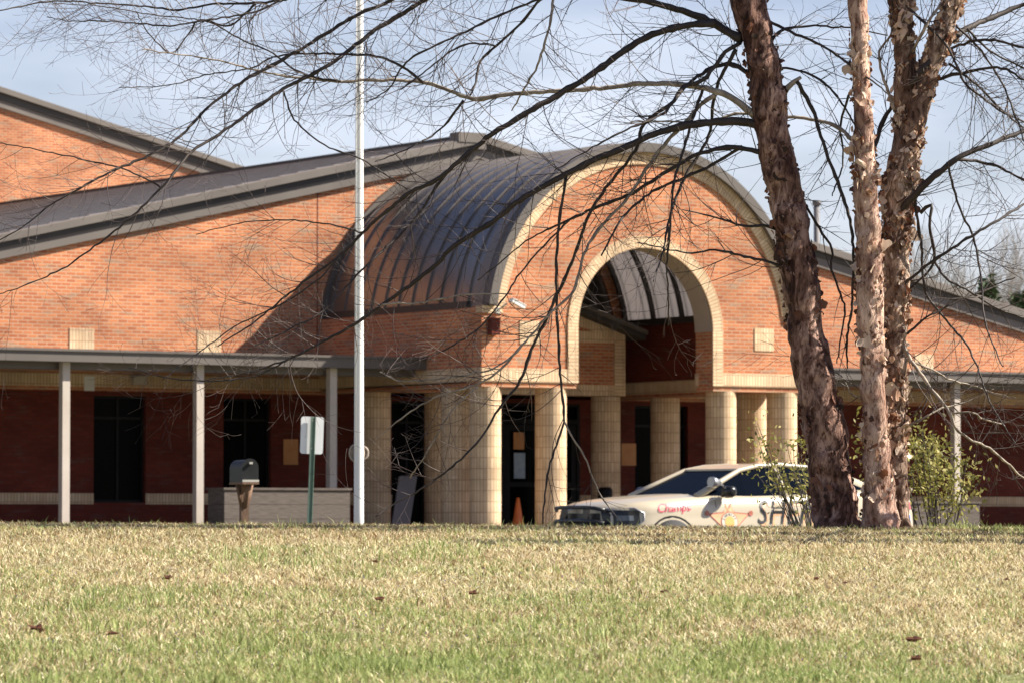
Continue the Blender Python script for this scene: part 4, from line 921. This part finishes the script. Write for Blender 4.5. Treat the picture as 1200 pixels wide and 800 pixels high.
trunk(TB, [(1032, 634, 50), (1032, 612, 43), (1030, 585, 37), (1027, 540, 32), (1025, 490, 30), (1023, 440, 29), (1020, 380, 30), (1018, 320, 30), (1017, 260, 29), (1014, 205, 27), (1012, 150, 24), (1009, 100, 21), (1007, 50, 21), (1005, 0, 23), (1005, -70, 26), (1002, -160, 22)], 26.8, M['bark_pale'], M['flake'], 17, 2000, 0, 1.15)
trunk(TB, [(1048, 634, 36), (1048, 600, 31), (1047, 560, 30), (1046, 500, 31), (1046, 440, 32), (1048, 370, 31), (1050, 310, 32), (1051, 250, 33), (1056, 205, 34), (1060, 160, 28), (1061, 110, 24), (1060, 60, 24), (1057, 10, 22), (1055, -60, 25), (1053, -150, 22)], 27.05, M['bark_grey'], M['flake'], 29, 4200, 0, 1.3, 1.4)
trunk(TB, [(1060, 215, 22), (1068, 170, 25), (1077, 125, 25), (1088, 85, 25), (1101, 50, 25), (1114, 12, 22), (1128, -40, 20), (1145, -120, 16)], 27.0, M['bark_grey'], M['flake'], 41, 1400, 0, 1.1)
cB = MB(); cB.off = Vector(TB.location)
BB = [
 ([(1068, 100, 10), (1080, 84, 9), (1105, 56, 8), (1133, 34, 7), (1167, 19, 6), (1200, 5, 5), (1240, -8, 3)], dk, 8, .4),
 ([(1020, 190, 7), (1024, 175, 6), (1033, 147, 5), (1046, 122, 4.6), (1061, 105, 4.2), (1096, 94, 4), (1136, 84, 3.6), (1174, 80, 3), (1200, 94, 2.4), (1230, 108, 1.4)], dk, 8, -.4),
 ([(1046, 262, 7), (1055, 247, 8), (1070, 231, 8.5), (1089, 212, 8), (1120, 187, 7), (1158, 170, 6), (1200, 153, 5), (1250, 130, 3)], dk, 8, .3),
 ([(1120, 187, 4), (1150, 190, 3.4), (1175, 198, 3), (1200, 212, 2.4), (1230, 225, 1.4)], dk, 8, .3),
 ([(1052, 0, 6), (1064, 9, 3.6), (1088, 32, 3.4), (1111, 56, 3.2), (1122, 78, 3), (1130, 97, 3), (1152, 115, 2.8), (1174, 131, 2.6), (1200, 143, 2.2)], dk, 8, .3),
 ([(1092, 80, 6), (1105, 66, 4), (1124, 53, 3.6), (1161, 47, 3.2), (1200, 56, 2.6), (1235, 60, 1.6)], dk, 9, .3),
 ([(1112, 75, 3.4), (1130, 88, 3), (1150, 105, 2.8), (1175, 130, 2.4), (1200, 150, 2)], dk, 9, .3),
 ([(1008, 178, 8), (1003, 169, 5), (990, 156, 4.4), (977, 147, 4.2), (949, 140, 4), (908, 136, 3.6), (861, 134, 3.2), (830, 145, 2.4), (790, 143, 2), (740, 142, 1.4)], lit, 7, -.3),
 ([(1052, 340, 6), (1064, 329, 3.8), (1095, 305, 3.4), (1138, 277, 3.2), (1170, 258, 3), (1200, 240, 2.6), (1230, 225, 2)], dk, 8, .3),
 ([(1078, 250, 5), (1092, 240, 3.6), (1089, 265, 3.6), (1095, 299, 3.4), (1088, 318, 3), (1064, 340, 2.4)], dk, 4, .2),
 ([(1095, 305, 3), (1108, 326, 2.8), (1138, 342, 2.6), (1165, 360, 2.4), (1200, 372, 2)], dk, 7, .2),
 ([(1110, 190, 3), (1123, 240, 2.8), (1141, 280, 2.6), (1150, 330, 2.4), (1155, 380, 2), (1175, 430, 1.4)], dk, 6, .3),
 ([(1065, 165, 5), (1074, 250, 3.4), (1080, 290, 3.2), (1084, 340, 3), (1105, 370, 2.8), (1130, 400, 2.6), (1146, 430, 2.2), (1160, 470, 1.8), (1190, 520, 1.2)], dk, 6, .3),
 ([(1058, 405, 5), (1068, 422, 4.4), (1078, 436, 4.2), (1089, 452, 4), (1102, 468, 3.8), (1114, 484, 3.6), (1118, 498, 3.4), (1124, 506, 3.2), (1140, 516, 3), (1159, 525, 2.8), (1180, 542, 2.6), (1200, 560, 2.4), (1240, 590, 1.4)], lit, 8, -.4),
 ([(1060, 420, 3), (1092, 433, 2.4), (1115, 445, 2.2), (1137, 451, 2), (1165, 460, 1.8), (1190, 466, 1.2)], lit, 9, -.3),
 ([(1114, 484, 2.6), (1140, 483, 2.2), (1152, 490, 2), (1178, 498, 1.4)], lit, 9, -.2),
 ([(1060, 500, 3), (1085, 488, 2.4), (1105, 478, 2), (1135, 470, 1.6), (1165, 455, 1.2)], lit, 8, .2),
 ([(1062, 392, 3), (1090, 370, 2.2), (1120, 355, 2), (1150, 340, 1.6), (1190, 325, 1.1)], dk, 8, .2),
 ([(1004, 95, 4), (992, 120, 3), (985, 150, 2.6), (988, 190, 2.2), (975, 230, 1.4)], dk, 7, .3),
 ([(1070, 60, 4), (1085, 30, 3.6), (1102, 5, 3), (1115, -20, 2.4)], lit, 7, .3),
 ([(1048, 130, 4), (1030, 70, 3), (1038, 50, 2.6), (1060, 20, 2)], lit, 7, .1),
 ([(1015, 460, 3), (1000, 465, 2), (985, 440, 1.8), (960, 428, 1.6), (935, 400, 1.3)], lit, 5, -.2),
 ([(1120, 30, 3), (1150, 60, 2.6), (1180, 110, 2.2), (1205, 180, 1.8)], dk, 9, .2),
 ([(1133, 34, 3), (1160, 60, 2.6), (1190, 75, 2.2), (1220, 90, 1.8)], dk, 9, .2),
]
for k, (pts, mt, dn, wg) in enumerate(BB): branch(TB, pts, 27.0, mt, 500 + k, cB, dn * 1.1, (.15, .75), wg)
cB.build('crown', M['twig'], TB)

pD = atd(1345, 620, 26.4)
TD = empty('river_birch', (pD.x, pD.y, ground(pD.x, pD.y)), 'third bare birch standing on the lawn crest further right than the pale pair', 'tree', g1)
trunk(TD, [(1350, 640, 60), (1345, 600, 46), (1340, 450, 40), (1335, 250, 36), (1342, 50, 30), (1350, -150, 24)], 26.4, M['bark_pale'], M['flake'], 57, 300)
trunk(TD, [(1290, 650, 50), (1290, 600, 40), (1300, 300, 34), (1310, 0, 24)], 24.9, M['bark_grey'], M['flake'], 61, 200)
trunk(TD, [(1400, 650, 60), (1400, 600, 50), (1405, 300, 44), (1410, 0, 34)], 25.6, M['bark_grey'], M['flake'], 67, 200)
cD = MB(); cD.off = Vector(TD.location)
for k, (pts, mt, dn, wg) in enumerate([([(1338, 300, 12), (1400, 200, 9), (1480, 120, 5)], dk, 6, .4), ([(1336, 200, 12), (1380, 60, 9), (1420, -80, 5)], dk, 6, -.6), ([(1340, 380, 10), (1420, 300, 6), (1500, 260, 3)], dk, 6, .8), ([(1342, 60, 12), (1310, -60, 8), (1290, -160, 5)], dk, 6, .4), ([(1340, 470, 10), (1380, 430, 8), (1460, 420, 4)], dk, 14, -1.4), ([(1340, 520, 10), (1390, 490, 8), (1450, 500, 4)], dk, 14, -1.2), ([(1340, 420, 10), (1320, 370, 8), (1300, 340, 4)], dk, 14, -1.4)]): branch(TD, pts, 26.4, mt, 700 + k, cD, dn, (.15, .7), wg)
cD.build('crown', M['twig'], TD)

# ------------------------------------------------------------------ shrubs behind the birches
def shrub(name, px, pbase, d, spec, low, nleaf, label, seed, lsz, spr=.06):
    rnd = random.Random(seed); p = atd(px, 620, d); gz = ground(p.x, p.y)
    s = empty(name, (p.x, p.y, gz), label, 'shrub'); st = local(s); lf = local(s)
    tips = []
    for (cx, cy, rx, ry, nn) in spec:
        for _ in range(nn):
            a = rnd.random() * 6.28; r = rnd.random() ** .5
            q = atd(cx + rx * r * math.cos(a), cy + ry * r * math.sin(a), d + rnd.uniform(-.5, .5)); tips.append(q)
    root = Vector((p.x, p.y, gz - .05))
    for q in tips:
        mid = root.lerp(q, .45) + Vector((rnd.uniform(-.1, .1), rnd.uniform(-.1, .1), .12)); P = []
        for i in range(9):
            t = i / 8; P.append((root * (1 - t) ** 2 + mid * 2 * t * (1 - t) + q * t * t) + Vector((rnd.gauss(0, .01), rnd.gauss(0, .01), rnd.gauss(0, .01))))
        st.tube(P, [.009 - .0068 * i / 8 for i in range(9)], 4, False)
        for _ in range(nleaf):
            t = rnd.uniform(low, 1.05); i = min(7, int(t * 8)); c = P[i].lerp(P[i + 1], min(1, t * 8 - i)) + Vector([rnd.gauss(0, spr) for _ in range(3)])
            u = Vector([rnd.gauss(0, 1) for _ in range(3)]).normalized(); w = u.cross(Vector([rnd.gauss(0, 1) for _ in range(3)])).normalized(); z = lsz * rnd.uniform(.6, 1.3)
            lf.face([c - u * z, c - w * z * .45, c + u * z, c + w * z * .45])
    st.build('stem', M['branch'], s); lf.build('foliage', M['leaf_yellow'], s)
shrub('leafy_shrub', 962, 0, 33, [(908, 524, 38, 34, 13), (935, 552, 16, 22, 5), (888, 528, 20, 34, 6), (935, 500, 18, 30, 4)], .68, 24, 'thin airy shrub with pale yellow green leaves, in front of the car windows', 5, .022)
shrub('leafy_shrub', 1098, 0, 34, [(1088, 524, 32, 28, 15), (1130, 545, 18, 26, 7), (1015, 520, 16, 30, 4), (1065, 500, 20, 25, 4)], .66, 62, 'denser yellow green leafy shrub showing right of the birch stems, in front of the planter', 9, .024, .085)

# ------------------------------------------------------------------ lawn grass (one mesh of blades)
def grass():
    rng = np.random.default_rng(4)
    n = 430000
    d = 15.6 + (30.2 - 15.6) * rng.random(n) ** .92; l = (rng.random(n) * 2 - 1) * (.1225 * d + 1.1)
    X = EYE.x + VD.x * d + RD.x * l; Y = EYE.y + VD.y * d + RD.y * l
    # heights sampled on a grid
    gd = np.linspace(15, 31, 161); gl = np.linspace(-6, 6, 121)
    G = np.array([[ground(*dl(b, a)) for b in gl] for a in gd])
    fd = (d - 15) / 16 * 160; fl_ = (l + 6) / 12 * 120; i = np.clip(fd.astype(int), 0, 159); j = np.clip(fl_.astype(int), 0, 119); u = fd - i; v = fl_ - j
    Z = G[i, j] * (1 - u) * (1 - v) + G[i + 1, j] * u * (1 - v) + G[i, j + 1] * (1 - u) * v + G[i + 1, j + 1] * u * v
    # patch noise
    pg = rng.standard_normal((60, 60)); 
    def pn(sc, seed):
        g = np.random.default_rng(seed).random((400, 400)); a = (d * sc) ; b = (l + 8) * sc
        ia = a.astype(int) % 399; ib = b.astype(int) % 399; fa = a - np.floor(a); fb = b - np.floor(b); fa = fa * fa * (3 - 2 * fa); fb = fb * fb * (3 - 2 * fb)
        return g[ia, ib] * (1 - fa) * (1 - fb) + g[ia + 1, ib] * fa * (1 - fb) + g[ia, ib + 1] * (1 - fa) * fb + g[ia + 1, ib + 1] * fa * fb
    pat = .5 * pn(.8, 1) + .3 * pn(2.5, 2) + .2 * pn(8, 3)
    near = np.clip((23.5 - d) / 6.5, 0, 1)
    greenp = np.clip(.08 - .10 * np.clip((d - 23) / 2, 0, 1) + .44 * near ** 1.3 + (pat - .5) * 1.3, .05, .85)
    green = rng.random(n) < greenp
    tall = (pn(3.2, 7) > .80) & green
    h = np.where(green, rng.uniform(.018, .048, n), rng.uniform(.012, .042, n)) * (.45 + 1.1 * (.5 * pn(5, 9) + .5 * pn(12, 10))); h = np.where(tall, h * 1.8, h); h = np.where(pn(7, 12) < .16, h * .3, h)
    lean = np.where(green, rng.uniform(.1, 1.1, n), rng.uniform(.3, 2.6, n)); az = rng.random(n) * 2 * np.pi
    w = rng.uniform(.0014, .0036, n); wa = rng.random(n) * 2 * np.pi
    cx, cy = np.cos(az) * h * lean, np.sin(az) * h * lean; wx, wy = np.cos(wa) * w, np.sin(wa) * w
    V = np.empty((n, 5, 3), np.float32)
    V[:, 0] = np.stack([X - wx, Y - wy, Z - .004], 1); V[:, 1] = np.stack([X + wx, Y + wy, Z - .004], 1)
    V[:, 2] = np.stack([X + cx * .4 + wx * .8, Y + cy * .4 + wy * .8, Z + h * .6], 1); V[:, 3] = np.stack([X + cx * .4 - wx * .8, Y + cy * .4 - wy * .8, Z + h * .6], 1)
    V[:, 4] = np.stack([X + cx, Y + cy, Z + h * np.where(lean > 1, .8, 1.)], 1)
    me = bpy.data.meshes.new('grass'); me.vertices.add(n * 5); me.vertices.foreach_set('co', V.ravel())
    b5 = np.arange(n) * 5; quad = np.stack([b5, b5 + 1, b5 + 2, b5 + 3], 1); tri = np.stack([b5 + 3, b5 + 2, b5 + 4], 1)
    lv = np.concatenate([quad, tri], 1).ravel(); me.loops.add(n * 7); me.loops.foreach_set('vertex_index', lv.astype(np.int32))
    me.polygons.add(n * 2); ls_ = np.stack([np.arange(n) * 7, np.arange(n) * 7 + 4], 1).ravel(); me.polygons.foreach_set('loop_start', ls_.astype(np.int32))
    c = np.empty((n, 4), np.float32); c[:, 3] = 1
    r = rng.random(n)[:, None]; s1 = np.array([.64, .52, .28]); s2 = np.array([.24, .15, .07]); s3 = np.array([.86, .77, .52]); g1_ = np.array([.17, .23, .05]); g2_ = np.array([.46, .50, .20])
    dk_ = (.28 + .16 * np.clip((d - 24.5) / 2.5, 0, 1))[:, None]; straw = np.where(r < .4 - .1 * (dk_ > .3), s1, np.where(r < .4 + dk_, s2, s3)); gr = g1_ + (g2_ - g1_) * r
    c[:, :3] = np.where(green[:, None], gr, straw) * (rng.uniform(.8, 1.15, n)[:, None])
    at_ = me.attributes.new('blade', 'FLOAT_COLOR', 'POINT'); at_.data.foreach_set('color', np.repeat(c, 5, 0).ravel())
    me.update(calc_edges=True); me.validate()
    m, t, b = newmat('grass_blade', (.3, .3, .1), .6, 0, .3); a = N(t, 'ShaderNodeAttribute', attribute_name='blade'); t.links.new(a.outputs['Color'], b.inputs['Base Color'])
    tr = N(t, 'ShaderNodeBsdfTranslucent'); t.links.new(a.outputs['Color'], tr.inputs[0]); ms = N(t, 'ShaderNodeMixShader'); ms.inputs[0].default_value = .35
    t.links.new(b.outputs[0], ms.inputs[1]); t.links.new(tr.outputs[0], ms.inputs[2]); t.links.new(ms.outputs[0], t.nodes['Material Output'].inputs[0])
    me.materials.append(m); o = bpy.data.objects.new('grass', me); C.objects.link(o); tag(o, 'short dry straw coloured and green lawn grass rising to a crest', 'grass', kind='stuff')
    # tiny violet flowers
    fl = MB(); rr = random.Random(3)
    for _ in range(420):
        dd = rr.uniform(16.5, 22.5); ll = rr.uniform(-1, 1) * (.1225 * dd + .5); x, y = dl(ll, dd); z = ground(x, y) + rr.uniform(.02, .035); s_ = rr.uniform(.003, .006)
        c0 = Vector((x, y, z)); u = Vector((RD.x, RD.y, .3)).normalized(); v = Vector((0, 0, 1)) * .8 - VD * .5
        fl.face([c0 - u * s_, c0 - v * s_, c0 + u * s_, c0 + v * s_])
    mv, _, _ = newmat('violet_petal', (.45, .38, .70), .6); o = fl.build('lawn_flowers', mv); tag(o, 'tiny pale violet flowers scattered through the nearer grass', 'flowers', kind='stuff')
grass()
# fallen leaves
rl = random.Random(21)
LV = [(197, 676, 'small red brown fallen leaf standing up in the dry grass at the left', .035), (43, 735, 'long brown curled leaf in green grass at the far left', .05), (131, 741, 'dark brown crumpled leaf lying right of the long curled leaf', .03), (445, 701, 'brown flat leaf in the middle of the lawn', .035), (555, 694, 'tan brown leaf right of the lawn centre', .03), (440, 657, 'small dark leaf just below the lawn crest near the flagpole', .02), (957, 677, 'dark red leaf on the lawn below the birch trunks', .022), (1071, 748, 'large upright dark red leaf in the grass at lower right', .045), (1074, 770, 'dark red leaf lying just below the large upright red leaf', .03), (990, 682, 'tiny brown leaf right of the dark red leaf under the birches', .016), (1179, 678, 'small pinkish brown leaf at the right edge of the lawn', .02), (778, 692, 'small dark brown leaf on dry grass left of the lawn centre line', .022)]
LV[-1] = (778, 692, 'small dark brown leaf on dry grass below the front wheel of the car', .022)
for px, py, lab, sz in LV:
    dd = 16.0
    while dd < 29:
        q = atd(px, py, dd)
        if q.z <= ground(q.x, q.y) + .042: break
        dd += .05
    lf = MB(); lf.off = q.copy(); P = []
    for i in range(10):
        a = 2 * math.pi * i / 10; r = sz * (1 if i % 2 == 0 else .72) * rl.uniform(.55, 1.25); P.append(q + RD * r * math.cos(a) + (Vector((0, 0, .7)) + VD * .6) * r * math.sin(a) * .6 - VD * .01 * math.cos(2 * a))
    c = q - VD * .012
    for i in range(10): lf.face([c, P[i], P[(i + 1) % 10]])
    tag(lf.build('fallen_leaf', M['dryleaf'], None, q), lab, 'leaf', 'dead leaves scattered on the lawn')

# ------------------------------------------------------------------ bare trees and evergreens far behind the right end
def far_tree_mesh(seed, H):
    rnd = random.Random(seed); mb = MB()
    def rec(p, d, ln, r, lv):
        ns = 6; pts = [p.copy()]; rad = [r]
        for i in range(ns):
            d = (d + Vector((rnd.gauss(0, .06), rnd.gauss(0, .06), .05 if lv else 0))).normalized(); p = p + d * ln / ns; pts.append(p.copy()); rad.append(max(.012, r * (1 - .8 * (i + 1) / ns)))
            if lv < 3 and (i > 1 or lv):
                for _ in range((2, 1, 1)[lv] + (rnd.random() < .5)):
                    a = rnd.random() * 6.28; s = Vector((math.cos(a), math.sin(a), rnd.uniform(.7, 1.7))).normalized(); rec(p, (d * .5 + s).normalized(), ln * (.30, .42, .45)[lv] * rnd.uniform(.7, 1.2), max(.016, rad[-1] * .45), lv + 1)
        mb.tube(pts, rad, 3 if lv else 6, False)
    rec(Vector((0, 0, 0)), Vector((0, 0, 1)), H, H * .012, 0); top_ = max(v.z for v in mb.v); mb.v = [v * (18 / top_) for v in mb.v]; return mb
protos = [far_tree_mesh(s, h) for s, h in ((1, 17), (2, 16), (3, 18))]
pm = []
gl_ = 'bare winter trees beyond the right end of the building'
rf = random.Random(8)
tl = [(1072 + 11 * k + rf.uniform(-4, 4), rf.uniform(105, 150)) for k in range(19)]
ordw = ['first', 'second', 'third', 'fourth', 'fifth', 'sixth', 'seventh', 'eighth', 'ninth', 'tenth', 'eleventh', 'twelfth', 'thirteenth', 'fourteenth', 'fifteenth', 'sixteenth', 'seventeenth', 'eighteenth', 'nineteenth']
for k, (px, dist) in enumerate(tl):
    dist += 60; q = atd(px, 610, dist); kk = k % 3; lab = 'bare tree behind the right roof slope, %s from the left of its row' % ordw[k]
    if k < 3:
        t_ = empty('bare_tree', (q.x, q.y, -1), lab, 'tree', gl_); o = protos[kk].build('crown', M['fartree'], t_); pm.append(o.data)
    else:
        t_ = empty('bare_tree', (q.x, q.y, -1), lab, 'tree', gl_); o = bpy.data.objects.new('crown', pm[kk]); C.objects.link(o); o.parent = t_
    ztop = atd(px, rf.uniform(245, 300), dist).z; s = (ztop + 1) / 18; t_.scale = (s, s, s); t_.rotation_euler.z = rf.random() * 6
for k, (px, py, dist, lab) in enumerate([(1158, 336, 130, 'dark green evergreen tree behind the roof slope at the far right'), (1196, 352, 128, 'low evergreen tree at the right edge, beside the taller evergreen'), (1118, 352, 135, 'small evergreen tree showing just over the roof slope, left of the taller evergreen')]):
    q = atd(px, 610, dist); zt = atd(px, py, dist).z; r = random.Random(k); e = empty('evergreen_tree', (q.x, q.y, -.5), lab, 'tree', 'evergreens beyond the roof')
    mb = local(e); mb.tube([(q.x, q.y, -.5), (q.x, q.y, zt - .5)], [.18, .03], 8); mb.build('trunk', M['fartree'], e); mb = local(e)
    for _ in range(2600):
        z = 1.2 + (zt - 1.2) * r.random() ** .8; rad = (zt - z) / zt * 3.0 * r.random() ** .5 + .15; a = r.random() * 6.28; c = Vector((q.x + rad * math.cos(a), q.y + rad * math.sin(a), z + r.gauss(0, .15)))
        u = Vector([r.gauss(0, 1) for _ in range(3)]).normalized() * .22; w = u.cross(Vector([r.gauss(0, 1) for _ in range(3)])).normalized() * .08; mb.face([c - u, c - w, c + u, c + w])
    mb.build('crown', M['pine'], e)
